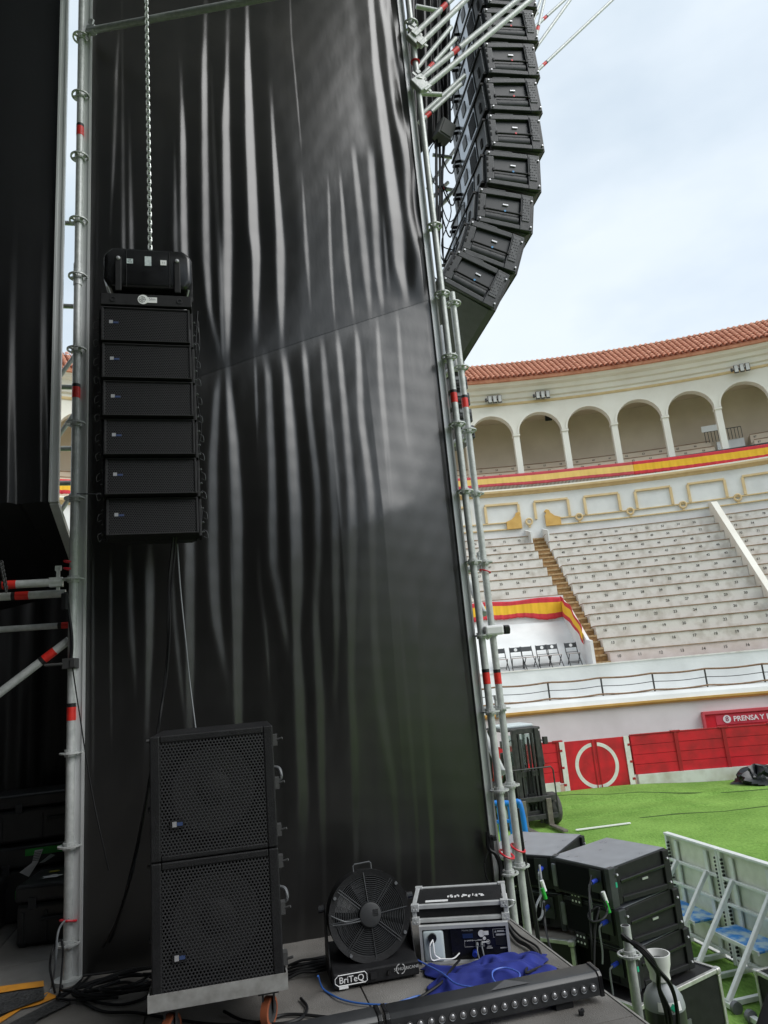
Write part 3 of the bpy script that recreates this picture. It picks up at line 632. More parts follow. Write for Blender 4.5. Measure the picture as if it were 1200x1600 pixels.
# creases traced on the cloth: (pixel x, pixel y, width of the right-facing flank in pixels)
UP=[[(187,53,3),(183,107,5),(181,187,6),(178,267,5),(173,360,2)],[(191,-30,2),(192,107,3),(193,240,5),(194,373,6),(196,470,4)],[(203,187,2),(204,260,5),(206,373,7),(207,470,6)],
 [(283,107,2),(287,213,8),(289,373,11),(292,470,10),(296,560,4)],[(274,240,3),(275,373,7),(278,480,5)],[(322,-30,3),(322,19,4),(320,107,8),(321,240,11),(323,400,13),(328,490,7),(345,555,2)],
 [(331,120,2),(335,240,6),(342,400,7),(348,528,4),(350,570,1)],[(358,-30,3),(357,13,3),(355,133,7),(353,200,12),(356,373,14),(355,400,14),(356,510,8),(355,572,1)],
 [(386,-30,3),(386,11,4),(387,107,8),(390,213,12),(397,373,13),(401,400,10),(400,473,7),(399,530,2)],[(423,150,2),(430,267,6),(437,373,9),(438,400,11),(439,473,8),(440,540,2)],
 [(473,300,2),(479,400,5),(484,470,2)],[(513,300,2),(516,400,4),(522,500,2)],[(532,290,3),(541,400,6),(551,490,3)],[(553,250,5),(567,373,9),(573,437,8),(578,490,4)],[(580,250,8),(588,373,9),(592,437,8),(597,480,4)],
 [(600,360,3),(606,437,4)],[(577,-30,4),(580,13,5),(588,107,8),(599,187,10),(609,267,13),(623,373,16),(625,418,13),(634,460,6)],[(597,-30,6),(601,13,7),(613,107,10),(625,187,12),(639,267,13),(649,347,16),(660,400,20),(663,445,22),(668,470,10)],
 [(141,60,3),(142,133,5),(140,300,5),(138,420,3)],[(152,150,2),(153,300,3),(152,420,2)],[(452,-30,2),(455,60,2),(464,160,2),(470,230,1)]]
LO=[[(345,580,2),(339,620,8),(333,730,12),(334,877,15),(338,966,13),(347,1020,7),(356,1060,2)],[(356,573,2),(359,620,8),(365,693,12),(370,803,15),(371,907,15),(372,995,11),(373,1112,9),(375,1250,7),(378,1480,5)],
 [(399,576,3),(401,640,4),(402,690,1)],[(412,560,3),(419,583,8),(425,730,10),(427,877,14),(430,900,14),(445,995,8),(450,1018,2)],[(440,548,2),(447,583,8),(454,693,14),(460,803,17),(462,900,16),(462,1000,9),(467,1090,12),(473,1242,11),(472,1384,7),(470,1480,4)],
 [(474,545,3),(476,565,7),(482,657,8),(493,767,10),(493,877,10),(490,957,8),(498,1100,10),(501,1220,8),(506,1380,6),(508,1500,4)],[(503,540,3),(504,554,6),(511,657,9),(518,767,12),(520,877,10),(522,1000,6),(520,1100,3)],
 [(527,530,3),(529,547,6),(537,657,8),(544,767,9),(546,877,8),(544,1064,6),(551,1170,8),(554,1300,6),(556,1480,4)],[(556,525,3),(559,545,6),(561,657,8),(573,767,9),(577,900,6),(580,992,7),(590,1100,9),(612,1224,8),(620,1330,7),(626,1480,4)],
 [(590,515,3),(593,600,6),(600,700,5),(605,800,3)],[(622,505,3),(627,600,5),(632,680,3)],[(651,960,3),(652,992,7),(661,1135,7),(672,1277,6),(676,1377,5),(678,1400,2)],[(620,960,2),(628,1050,5),(640,1180,5),(650,1300,5),(656,1450,3)],
 [(174,870,2),(174,907,5),(174,1024,4),(175,1150,2)],[(203,850,2),(204,893,9),(207,995,9),(213,1070,3)],[(235,850,3),(235,893,12),(235,995,9),(231,1112,5),(228,1250,2)],[(297,600,6),(297,850,13),(298,907,13),(298,995,10),(297,1112,8),(298,1300,4)],
 [(270,860,2),(273,966,6),(283,1060,5),(290,1130,2)],[(404,870,4),(404,907,6),(416,995,5),(420,1060,2)],[(146,880,3),(146,1000,4),(146,1200,3)]]
LU=2.446; NU,NZ=520,230; ZB,ZTOP=2.03,9.75
ug=np.linspace(0,LU,NU); zg=np.linspace(ZB,ZTOP,NZ)
def seam(u): return 5.693+(u-0.938)*0.392
AU=[.7,.6,.6,.9,.6,.95,.6,1,1,.75,.3,.35,.4,.4,.45,.35,.9,1,.6,.3,.25]
AL=[.7,1,.4,.7,1,.6,.55,.5,.5,.35,.3,.5,.4,.5,.6,.9,.8,.5,.4,.4]
def relief(strips,slope,amps):
    G=np.zeros((NZ,NU)); 
    for st,k_ in zip(strips,amps):
        q=[]
        for px,py,wd in st:
            u,z=on_t(px,py,0.0); u2,_=on_t(px+wd,py,0.0); q.append((z,u,abs(u2-u)))
        q.sort(); zz=np.array([a[0] for a in q]); uu=np.array([a[1] for a in q]); ww=np.array([a[2] for a in q])
        c=np.interp(zg,zz,uu)[:,None]; wd=np.maximum(np.interp(zg,zz,ww),0.004)[:,None]
        wmax=ww.max(); fade=np.clip(wd/(0.75*wmax),0.0,1)**0.9; wd=np.maximum(wd,0.45*wmax)
        lo=zz.min(); hi=zz.max(); e=np.clip(np.minimum((zg-lo+0.12),(hi-zg+0.12))/0.15,0,1)[:,None]
        x=(ug[None,:]-c)/(wd*0.72)
        G-=slope*k_*fade*e*np.exp(-np.abs(x)**3.0)
    k=61; pad=np.pad(G,((0,0),(k//2,k//2)),mode='edge'); cs=np.cumsum(np.pad(pad,((0,0),(1,0))),axis=1); mean=(cs[:,k:]-cs[:,:-k])/k
    H=np.cumsum(G-mean,axis=1)*(ug[1]-ug[0]); H-=np.linspace(0,1,NU)[None,:]*H[:,-1:]
    for _ in range(6):                              # soften along the height
        Hp=np.pad(H,((1,1),(0,0)),mode='edge'); H=0.25*Hp[:-2]+0.5*Hp[1:-1]+0.25*Hp[2:]
    return H
H_up=relief(UP,0.66,AU); H_lo=relief(LO,0.62,AL)
UU,ZZ=np.meshgrid(ug,zg)
crk=0.0016*np.sin(7*ZZ+5*UU+2*np.sin(9*UU))*np.sin(11*UU-3*ZZ)+0.0009*np.sin(31*ZZ-17*UU)*np.sin(23*UU+9*ZZ)
H_up=H_up+0.5*crk+0.03*np.sin(np.pi*UU/LU)+0.02*np.exp(-((UU-LU)/0.10)**2)*np.sin(6*ZZ)
H_lo=H_lo+crk*0.7+0.035*np.sin(np.pi*UU/LU)+0.0
SZ=5.693+(UU-0.938)*0.392
H_lo=H_lo+0.13*np.clip((SZ-ZZ)/1.5,0,1)**1.2*np.clip((UU-0.9)/0.7,0,1)*np.clip((ZZ-2.0)/2.6,0,1)*np.clip((LU-UU)/0.55,0,1)
_w=np.exp(-((ZZ-SZ)/0.10)**2); _av=0.5*(H_up+H_lo); H_up=H_up*(1-_w)+_av*_w; H_lo=H_lo*(1-_w)+_av*_w
def samp(Hm,u,z):
    i=np.clip(u/LU*(NU-1),0,NU-1.001); j=np.clip((z-ZB)/(ZTOP-ZB)*(NZ-1),0,NZ-1.001); i0=int(i); j0=int(j); a=i-i0; b=j-j0
    return (Hm[j0,i0]*(1-a)+Hm[j0,i0+1]*a)*(1-b)+(Hm[j0+1,i0]*(1-a)+Hm[j0+1,i0+1]*a)*b
cur=thing('side_curtain','tall creased black vinyl curtain filling the scaffold bay behind the loudspeakers','curtain',S(0,0,0),rot14)
def sheet(name,Hm,zlo,zhi,nv,off):
    g=MB(); vs=[]
    for j in range(nv+1):
        for i in range(NU):
            u=ug[i]; a,b=zlo(u),zhi(u); z=a+(b-a)*j/nv
            edge=min(1,min(u,LU-u)/0.05)
            vs.append((u,-(samp(Hm,u,z)*edge+off),z))
    fs=[(j*NU+i,j*NU+i+1,(j+1)*NU+i+1,(j+1)*NU+i) for j in range(nv) for i in range(NU-1)]
    g.add(vs,fs); o=g.build(name,M_vin if name=='upper_cloth' else M_vin3,cur,smooth=True,fix=False); o.modifiers.clear(); return o
up=sheet('upper_cloth',H_up,lambda u:seam(u)-0.01,lambda u:ZTOP,150,0.002)
lo=sheet('lower_cloth',H_lo,lambda u:ZB,lambda u:seam(u)+0.04,150,-0.001)
def rail(name,label,pts,w_,d_):
    g=MB()
    for a,b in zip(pts[:-1],pts[1:]):
        a,b=Vector(a),Vector(b); L_=(b-a).length; q=(b-a).to_track_quat('Z','Y').to_matrix()
        M3=Matrix.Rotation(A14,3,'Z'); ax=(b-a).normalized(); x=(M3@Vector((1,0,0))); x=(x-ax*x.dot(ax)).normalized(); y=ax.cross(x)
        m=Matrix((x,y,ax)).transposed()
        g.box((a+b)/2,(w_,d_,L_+0.0),m)
        for s in(-1,1): g.box((a+b)/2+x*s*(w_*0.5-0.006)-y*(d_*0.5+0.004),(0.012,0.010,L_),m)
    return tag(g.build(name,M_alu),label,'rail')
rail('keder_rail','left aluminium edge rail of the tall black curtain',[S(-0.010,0.02,DECK),S(-0.010,0.02,10.2)],0.068,0.03)
rail('keder_rail','right aluminium edge rail of the tall black curtain',[S(LU+0.024,-0.006,DECK-0.2),S(LU+0.024,-0.006,10.2)],0.056,0.03)
# left curtain with its foot drawn back over a low canopy
def plain_sheet(name,label,p00,p10,p01,p11,nu,nv,fold,amp,parent=None,m=None,slope=None):
    """bilinear sheet: p00 lower left, p10 lower right, p01 upper left, p11 upper right"""
    g=MB(); p00,p10,p01,p11=map(Vector,(p00,p10,p01,p11)); n=(p10-p00).cross(p01-p00).normalized(); vs=[]
    for j in range(nv+1):
        for i in range(nu+1):
            a,b=i/nu,j/nv; p=(p00*(1-a)+p10*a)*(1-b)+(p01*(1-a)+p11*a)*b
            vs.append(p+n*fold(a,b)*amp)
    g.add(vs,[(j*(nu+1)+i,j*(nu+1)+i+1,(j+1)*(nu+1)+i+1,(j+1)*(nu+1)+i) for j in range(nv) for i in range(nu)])
    o=g.build(name,m or M_vin2,parent,smooth=True,fix=False); o.modifiers.clear()
    if label: tag(o,label,'curtain')
    return o
uL,zL=on_t(82,786,0.03)
lc=thing('wing_curtain','black vinyl curtain at the left edge with its foot drawn back','curtain',S(-1.4,0,4.6))
I_=Matrix.Translation(-Vector(lc.location))
def saw(x): x=x%1.0; return x/0.8 if x<0.8 else (1-x)/0.2
def foldL(a,b):
    dn=max(0,1-b*2.6)**1.6; return dn*(0.9*saw(a*13+0.25*math.sin(b*5))+0.5*math.sin(a*71)*0.2)+0.08*math.sin(a*22+b*3)
q=lambda u,t,z: I_@S(u,t,z)
plain_sheet('hanging_cloth',None,q(-2.6,0.02,zL),q(uL-0.02,0.02,zL),q(-2.6,0.02,10.2),q(uL-0.02,0.02,10.2),300,50,foldL,0.05,lc)
def foldC(a,b): return (b**0.5)*(0.9*saw(a*13+0.1*math.sin(b*4))+0.15*math.sin(a*50))*(0.35+0.65*b)
uB,zB=on_t(112,880,-0.55)
plain_sheet('drawn_back_cloth',None,q(-2.3,-1.9,4.05),q(uB+0.15,-0.95,zB-0.1),q(-2.6,0.0,zL+0.02),q(uL-0.02,0.0,zL+0.02),300,30,foldC,-0.04,lc)
rail('keder_rail','bent aluminium edge rail of the left curtain',[S(uL+0.012,0.045,zL),S(uL+0.012,0.045,10.2)],0.055,0.03)
rail('keder_rail','short slanting end of the left curtain rail behind the post',[S(uL+0.012,0.04,zL),S(uB+0.02,-0.55,zB)],0.05,0.03)
# backstage drape seen under the canopy, and an unseen one beside it
wav=lambda f,k:(lambda a,b: math.sin(a*f+0.4*math.sin(b*3))+0.5*math.sin(a*f*2.3+k))
plain_sheet('backstage_drape','black pleated drape at the back of the dark wing, behind the cases',S(-3.6,-1.95,DECK),S(0.35,-1.95,DECK),S(-3.6,-1.95,4.5),S(0.35,-1.95,4.5),220,10,wav(58,1),0.03)
plain_sheet('drape_return','black drape closing the wing beside the tall curtain',S(0.06,-0.7,DECK),S(0.06,-1.9,DECK),S(0.06,-0.7,4.4),S(0.06,-1.9,4.4),60,6,wav(40,2),0.015)  # added out of sight to keep daylight from the wing
o=plain_sheet('upstage_drape',None,S(-4.2,9.2,DECK),S(-4.2,-2.0,DECK),S(-4.2,9.2,12.3),S(-4.2,-2,12.3),160,6,wav(140,0),0.05); structure(o)  # added out of view, shuts off light from the upstage side
o=plain_sheet('far_wing_drape',None,S(2.0,9.0,DECK),S(-4.3,9.0,DECK),S(2.0,9.0,12.3),S(-4.3,9.0,12.3),160,6,wav(90,0),0.05); structure(o)  # added out of view, a dark backing for the curtain's reflections
# ================================================================== scaffolding
def rosette_mesh():
    g=MB(); g.lathe([(0.026,-0.02),(0.034,-0.02),(0.034,0.02),(0.026,0.02)],14,close=True)
    g.lathe([(0.050,-0.0045),(0.062,-0.0045),(0.062,0.0045),(0.050,0.0045)],20,close=True)
    for i in range(4):
        a=math.pi/4+i*math.pi/2; g.box((0.043*math.cos(a),0.043*math.sin(a),0),(0.024,0.02,0.009),Matrix.Rotation(a,3,'Z'))
    return g.mesh('rosette',M_galv)
ROS=rosette_mesh()
def clamp_mb(g,p,d,side=1):
    """wedge head of a ledger: p at the post, d towards the ledger"""
    d=Vector(d).normalized(); z=Vector((0,0,1)); s=d.cross(z).normalized(); m=Matrix((d,s,d.cross(s)*-1)).transposed()
    p=Vector(p)
    g.box(p+d*0.065,(0.075,0.042,0.055),m); g.box(p+d*0.055+Vector((0,0,0.02)),(0.02,0.012,0.14),m); g.box(p+d*0.055+Vector((0,0,0.085)),(0.035,0.012,0.03),m)
TAPE={}
def tape(par,p0,p1,f,rad,L_=0.075,ring_only=False):
    d=(Vector(p1)-Vector(p0)).normalized(); c=Vector(p0).lerp(Vector(p1),f)
    g=MB(); g.cyl(c-d*L_/2,c+d*L_/2,rad+0.0012,14,cap=False); t=g.build('tape_band',M_redtape,par,smooth=True)
    g=MB(); g.cyl(c+d*L_/2,c+d*(L_/2+0.022),rad+0.0012,14,cap=False); g.build('tape_print',M_blktape,t,smooth=True)
def tube_part(root,name,p0,p1,rad=0.0242,tapes=(),clamps=(0,0),par=None,m=None):
    l0,l1=local(root,p0),local(root,p1); d=(l1-l0)
    g=MB(); g.cyl(l0,l1,rad,16); o=g.build(name,m or M_galv,par or root,smooth=True)
    for f in tapes: tape(o,l0,l1,f,rad)
    if any(clamps):
        g=MB()
        if clamps[0]: clamp_mb(g,l0-d.normalized()*0.03,d)
        if clamps[1]: clamp_mb(g,l1+d.normalized()*0.03,-d)
        g.build('wedge_head',M_galv,o)
    return o
def post(root,u,t,z0,z1,zr,tapes=(),rad=0.0242,joint=()):
    p0,p1=S(u,t,z0),S(u,t,z1); o=tube_part(root,'scaffold_post',p0,p1,rad)
    for z in zr: inst(ROS,'rosette',o,Matrix.Translation(local(root,S(u,t,z)))@Matrix.Rotation(random.uniform(0,1.5),4,'Z'))
    for z in tapes: tape(o,local(root,S(u,t,z-0.05)),local(root,S(u,t,z+0.05)),0.5,rad)
    for z in joint:
        g=MB(); c=local(root,S(u,t,z)); g.cyl(c-Vector((0,0,0.10)),c+Vector((0,0,0.06)),rad+0.004,16); g.build('joint_sleeve',M_galv,o,smooth=True)
    return o
uP,tP=-0.044,0.051
zl=lambda px,py: on_t(px,py,tP)[1]
lt=thing('scaffold_bay','galvanised scaffold post and tubes left of the tall black curtain','scaffold',S(uP,tP,DECK))
ros=[zl(115,y) for y in (1473,1321,1176,905,779,662,546.5,432,345,245,149,58)]
pl=post(lt,uP,tP,DECK,10.3,ros,[zl(115,1115),zl(115,614),zl(115,205)],joint=(zl(115,425),))
tube_part(lt,'base_collar',S(uP,tP,DECK),S(uP,tP,DECK+0.02),0.07)
# top ledger coming towards the camera in front of the curtain
a=S(uP+0.05,tP+0.03,on_t(122,52,tP)[1]); b=at_y(470,-14,3.6); tube_part(lt,'ledger',a,b,clamps=(1,0))
for i,(yy,da) in enumerate(((55,-1),(345,-1),(432,-1),(782,-1))):
    z=zl(112,yy); tube_part(lt,'ledger',S(uP,tP-0.06,z-0.01),S(uP-0.35,tP-2.4,z+0.0),clamps=(1,0),tapes=((0.10,) if i in (0,) else ()))
for yy in (140,320,500,640,720):
    z=zl(112,yy); tube_part(lt,'ledger',S(uP-1.6,-2.3,z+0.55),S(uP+0.4,-2.3,z+0.55),0.0242)
tube_part(lt,'rear_post',S(uP-0.15,-2.3,DECK),S(uP-0.15,-2.3,10),0.0242)
for y0,y1 in ((390,345),(520,470),(700,640)):
    z0,z1=zl(100,y0)+0.5,zl(100,y1)+0.5; tube_part(lt,'brace',S(uP-0.75,-2.25,z0-0.7),S(uP+0.35,-2.25,z1+0.9),0.021)
# low ledgers of the wing
z=zl(105,909)-0.0; tube_part(lt,'ledger',S(uP-0.06,tP,z),S(-2.6,tP+0.02,z-0.01),clamps=(1,0),tapes=(0.117,))
tube_part(lt,'ledger',S(uP-0.06,tP-0.10,z-0.055),S(-2.6,tP-0.1,z-0.06),tapes=(0.098,))
z=zl(105,962); tube_part(lt,'ledger',S(uP-0.06,tP-0.35,z-0.02),S(-2.6,tP-0.35,z-0.03),0.019,tapes=(0.012,))
a=on_t(108,1000,tP-0.03); b=on_t(-60,1128,tP-0.03); tube_part(lt,'brace',S(a[0],tP-0.03,a[1]),S(b[0],tP-0.03,b[1]),0.0242,tapes=(0.19,))
# clamp, cleat and red tie on the left post
g=MB()
zc=zl(112,1037); c=local(lt,S(uP,tP,zc)); g.box(c+Vector((0.0,-0.02,0)),(0.07,0.075,0.06)); g.cyl(c+Vector((-0.03,-0.05,0)),c+Vector((-0.13,-0.07,-0.0)),0.009,8); g.box(c+Vector((0.03,-0.05,0.0)),(0.03,0.03,0.05)); g.build('pipe_clamp',M_iron,lt,bevel=0.006)
g=MB(); g.torus(local(lt,S(uP,tP,zl(115,1437))),(0.1,0.25,1),0.040,0.007,18,6); g.build('red_tie',M_redplas,lt,smooth=True)
for yy,k in ((878,0.03),(889,0.02)):
    g=MB(); g.torus(local(lt,S(uP-0.03,tP,zl(108,yy))),(0.2,0.1,1),0.026,0.005,14,5); g.build('red_tie',M_redplas,lt,smooth=True)
# right-hand tower
rt=thing('scaffold_tower','galvanised scaffold tower with red taped posts right of the black curtain','scaffold',S(2.52,0.07,0))
u1,t1,u2,t2=2.520,0.071,2.649,-0.052
z1=lambda y,x: on_t(x,y,t1)[1]; z2=lambda y,x: on_t(x,y,t2)[1]
post(rt,u1,t1,0.0,10.4,[z1(460,697),z1(558,706),z1(663,713),z1(768,722),z1(878,742),z1(993,755),z1(1112,764),z1(1235,776),z1(1365,790),z1(130,650),z1(38,640),z1(355,690)],[z1(622,711),z1(1060,757)],joint=())
post(rt,u2,t2,0.0,z2(458,711),[z2(475,714),z2(575,724),z2(673,733),z2(772,741),z2(879,752),z2(990,772),z2(1107,782),z2(1227,795),z2(1353,810)],[z2(630,729),z2(1060,776)])
# lattice between the two posts and behind
def rel(px,py,t): u,z=on_t(px,py,t); return S(u,t,z)
for ya in (560,672,878,1110,1355):
    tube_part(rt,'ledger',S(u2,t2-0.05,z2(ya,735)-0.02),S(u2-0.35,t2-2.2,z2(ya,735)-0.02),0.0242,clamps=(1,0))
tube_part(rt,'brace',S(u1,t1-0.05,z1(560,705)),S(u1+0.16,t1-0.5,z1(460,705)),0.02)
tube_part(rt,'brace',S(u2-0.02,t2-0.06,z2(870,745)-0.4),S(u2+0.05,t2-0.9,z2(870,745)+0.35),0.0242)
tube_part(rt,'brace',S(u2-0.02,t2-0.06,z2(1100,775)-0.45),S(u2+0.02,t2-0.7,z2(1100,775)+0.0),0.0242)
# lattice girders running up past the hung loudspeakers
for (pa,pb,tt,tp) in (((652,128),(835,-22),0.10,0.30),((661,140),(850,-18),0.10,0.0),((646,55),(720,-15),0.12,0.62),((655,70),(742,-14),0.12,0.0),((652,106),(705,42),-0.9,0.0),((660,118),(712,60),-0.9,0.25),((655,192),(720,132),-1.2,0.2),((660,178),(726,118),-1.2,0.0),((676,335),(740,262),-2.4,0.0),((672,312),(700,285),-2.6,0.0),((668,295),(712,232),-2.6,0.0),((680,330),(700,310),-2.6,0.0),((676,242),(706,246),-2.5,0.0),((682,292),(712,298),-2.5,0.25),((655,146),(690,148),-0.8,0.0),((650,10),(690,18),-0.8,0.0)):
    a,b=rel(*pa,tt),rel(*pb,tt); tube_part(rt,'girder_tube',a,b,0.0225,tapes=((tp,) if tp else ()),clamps=(1 if tt>0 else 0,0))
for (px,py) in ((652,128),(646,58)):
    g=MB(); g.box(local(rt,rel(px+3,py+4,0.10)),(0.10,0.05,0.13),Euler((0,-0.7,A14)).to_matrix()); g.build('girder_end',M_galv,rt,bevel=0.008)
for i in range(5):
    a=rel(655+i*6,128-i*6,0.10); 
# tubes beyond the hang
out=thing('scaffold_outrigger','slim scaffold tubes reaching out beyond the hanging loudspeakers against the sky','scaffold',S(4.4,-2.6,8))
for (pa,pb,tt,tp) in (((838,112),(965,-8),-2.6,0.09),((832,82),(905,-20),-2.4,0.0),((829,95),(855,-20),-2.5,0.42),((800,75),(895,-12),-2.7,0.52),((700,150),(840,20),-2.8,0.0),((826,52),(848,-10),-2.3,0.0)):
    tube_part(out,'tube',rel(*pa,tt),rel(*pb,tt),0.0225,tapes=((tp,) if tp else ()))
for k,(yy,xx,tt) in enumerate(((1325,790,t1),(1330,808,t2))):
    uu=u1 if k==0 else u2; p=S(uu,tt,on_t(xx,1335 if k==0 else 1325,tt)[1])
    g=MB(); g.torus(local(rt,p),(0.5,-0.2,1),0.048,0.007,18,6); g.build('red_tie',M_redplas,rt,smooth=True)
p=S(u2,t2,z2(893,752)); g=MB(); g.torus(local(rt,p),(0.35,0,1),0.04,0.005,16,5); g.build('red_tie',M_redplas,rt,smooth=True)
p=S(u1,t1,z1(97,649)); g=MB(); g.torus(local(rt,p),(0,0,1),0.032,0.008,16,5); g.build('red_tie',M_redplas,rt,smooth=True)
# black drape far behind the tower
plain_sheet('tower_drape','black drape hanging behind the scaffold tower at the top of the photo',rel(640,238,-1.6),rel(706,222,-1.6),rel(632,-60,-1.6),rel(704,-60,-1.6),40,20,wav(16,1),0.05)
# surveillance camera on the right posts
sc=thing('surveillance_camera','white bullet surveillance camera fixed to the right scaffold posts','camera',S(2.60,0.10,on_t(765,985,0.1)[1]),(0.08,0,A14-0.1))
g=MB(); g.box((-0.005,-0.01,0),(0.13,0.075,0.065)); g.build('housing',M_white,sc,bevel=0.014)
g=MB(); g.box((0.08,-0.012,-0.002),(0.045,0.07,0.06)); fr=g.build('front_face',M_blackg,sc,bevel=0.01)
g=MB(); g.cyl((0.102,-0.012,-0.002),(0.106,-0.012,-0.002),0.02,14); g.build('lens',M_blackg,fr)
g=MB(); g.cyl((-0.02,0.02,-0.03),(-0.03,0.07,-0.05),0.015,8); g.build('bracket',M_white,sc)
# ================================================================== grilles
def hex_grille(name,pitch,hole,c=(0.03,0.03,0.032),rough=0.5):
    m=D.materials.new(name); m.use_nodes=True; t=m.node_tree; b=t.nodes['Principled BSDF']; b.inputs['Base Color'].default_value=(*c,1); b.inputs['Roughness'].default_value=rough; b.inputs['Metallic'].default_value=0.2
    tcn=N(t,'ShaderNodeTexCoord'); sp=N(t,'ShaderNodeSeparateXYZ'); t.links.new(tcn.outputs['Object'],sp.inputs[0])
    def mth(op,a,b_=None):
        n=N(t,'ShaderNodeMath',operation=op)
        for i,v in enumerate((a,b_)):
            if v is None: continue
            if isinstance(v,(int,float)): n.inputs[i].default_value=v
            else: t.links.new(v,n.inputs[i])
        return n.outputs[0]
    sx=mth('DIVIDE',sp.outputs['X'],pitch); sz=mth('DIVIDE',sp.outputs['Z'],pitch*1.732)
    def cell(ox):
        fx=mth('SUBTRACT',mth('FRACT',mth('ADD',sx,100+ox)),0.5); fz=mth('MULTIPLY',mth('SUBTRACT',mth('FRACT',mth('ADD',sz,100+ox)),0.5),1.732)
        return mth('SQRT',mth('ADD',mth('MULTIPLY',fx,fx),mth('MULTIPLY',fz,fz)))
    d=mth('MINIMUM',cell(0.0),cell(0.5)); mask=mth('GREATER_THAN',d,hole)
    bp=N(t,'ShaderNodeBump'); bp.inputs['Strength'].default_value=0.6; bp.inputs['Distance'].default_value=0.004; t.links.new(d,bp.inputs['Height']); t.links.new(bp.outputs[0],b.inputs['Normal'])
    tr=N(t,'ShaderNodeBsdfTransparent'); mxs=N(t,'ShaderNodeMixShader'); t.links.new(mask,mxs.inputs[0]); t.links.new(tr.outputs[0],mxs.inputs[1]); t.links.new(b.outputs[0],mxs.inputs[2]); t.links.new(mxs.outputs[0],t.nodes['Material Output'].inputs[0])
    return m
M_gr1=hex_grille('small_speaker_grille',0.0125,0.36,(0.016,0.016,0.017),0.45); M_gr2=hex_grille('sub_grille',0.0150,0.32,(0.032,0.032,0.034),0.45)
M_cone=mat('paper_cone',(0.015,0.015,0.016),0.7); M_foam=mat('black_foam',(0.005,0.005,0.006),0.9,spec=0.15)
# ================================================================== hoist, chain, bumper
TA=0.60
hu=lambda px,py:on_t(px,py,TA)
x0,zt=hu(161,382); x1,_=hu(299,395); hz0=hu(165,450)[1]; hc=(x0+x1)/2
ho=thing('chain_hoist','black chain hoist with handles hanging above the small loudspeakers','hoist',S(hc,TA-0.13,hz0),rot14)
HH=zt-hz0; HWd=x1-x0
g=MB(); prof=[(-HWd/2+0.035,0.02),(HWd/2-0.035,0.02),(HWd/2,0.08),(HWd/2,HH-0.05),(HWd/2-0.05,HH),(-HWd/2+0.05,HH),(-HWd/2,HH-0.05),(-HWd/2,0.08)]
g.prism(prof,-0.12,0.14); g.build('housing',M_blackg,ho,bevel=0.028,seg=4,smooth=True)
for s in(-1,1):
    g=MB(); g.box((s*0.17,-0.132,HH*0.34),(0.036,0.012,HH*0.78)); st=g.build('strap',M_black,ho,bevel=0.004)
    g=MB(); g.lathe([(0,0.008),(0.010,0.006),(0.013,0)],12,(s*0.17,-0.139,HH*0.69),(0,-1,0)); g.build('bolt',M_silver,st,smooth=True)
    g=MB(); g.cyl((s*0.235,-0.10,0.03),(s*0.215,-0.06,-0.03),0.006,8); g.build('pin',M_silver,ho)
    g=MB(); g.box((s*0.125,-0.1225,HH*0.5),(0.004,0.006,HH*0.85)); g.build('seam',M_black,ho)
def sticker(par,c,sz,m=M_label,y=-0.124,lines=None):
    g=MB(); g.box((c[0],y,c[1]),(sz[0],0.0025,sz[1])); o=g.build('label',m,par)
    if lines:
        g=MB()
        for tx,dz,s_ in lines: text_mb(g,tx,s_,wall_mat(Vector((c[0],y-0.002,c[1]+dz)),(0,-1,0)))
        g.build('print',M_blktape,o)
    return o
sticker(ho,(-0.105,HH*0.66),(0.036,0.032),lines=[('D8',0.007,0.012),('PLUS',-0.006,0.011)]); sticker(ho,(0.0,HH*0.68),(0.038,0.064))
sticker(ho,(0.09,HH*0.66),(0.036,0.034),M_white,lines=[('( )',0.0,0.016)])
g=MB(); g.cyl((0,-0.02,0.03),(0,-0.02,-0.03),0.02,10); g.torus((0,-0.02,-0.05),(0,1,0),0.028,0.009,14,6); g.build('hook',M_iron,ho,smooth=True)
# chain
ch=MB(); zc0=zt-0.01; zc1=10.4; pitch=0.030; n=int((zc1-zc0)/pitch); xs=hu(232,385)[0]; xe=on_t(225,0,TA-0.05)[0]
for i in range(n):
    z=zc0+i*pitch; f=(z-zc0)/(8.1-zc0); c=S(xs+(xe-xs)*f*0.4,TA-0.12,z); ax=A14+(0.6 if i%2 else 0.6+math.pi/2)
    d=Vector((math.cos(ax),math.sin(ax),0)); pts=[]
    for k in range(12):
        a=2*math.pi*k/12; pts.append(c+d*(0.0125*math.cos(a))+Vector((0,0,0.0135*math.sin(a)+(0.0075 if math.sin(a)>0 else -0.0075))))
    ch.tube(pts,0.0042,5,True)
tag(ch.build('hoist_chain',M_chain,smooth=True,fix=False),'bright zinc chain hanging down to the black hoist','chain')
# bumper
bz=hu(157,466)[1]; bu0=hu(157,462)[0]; bu1=hu(299,464)[0]; BW=bu1-bu0
bm=thing('flying_frame','black flying bar with round white sticker above the small loudspeakers','rigging frame',S((bu0+bu1)/2,TA-0.14,bz),rot14)
g=MB(); g.box((0,-0.125,-0.0),(BW,0.03,0.075)); g.box((0,0.125,0),(BW,0.03,0.075)); g.build('bar',M_black,bm,bevel=0.004)
for s in(-1,1):
    g=MB(); g.box((s*(BW/2-0.015),0,0),(0.03,0.22,0.07)); g.build('side_bar',M_black,bm,bevel=0.004)
    g=MB(); g.lathe([(0.010,0.003),(0.017,0.003),(0.017,0),(0.010,0)],16,(s*0.19,-0.141,0.0),(0,-1,0),close=True); g.build('eyelet',M_blktape,bm)
g=MB(); g.cyl((-0.02,-0.1405,0.002),(-0.02,-0.143,0.002),0.031,24); g.box((0.022,-0.1418,-0.0),(0.075,0.0025,0.036)); st=g.build('sticker',M_white,bm)
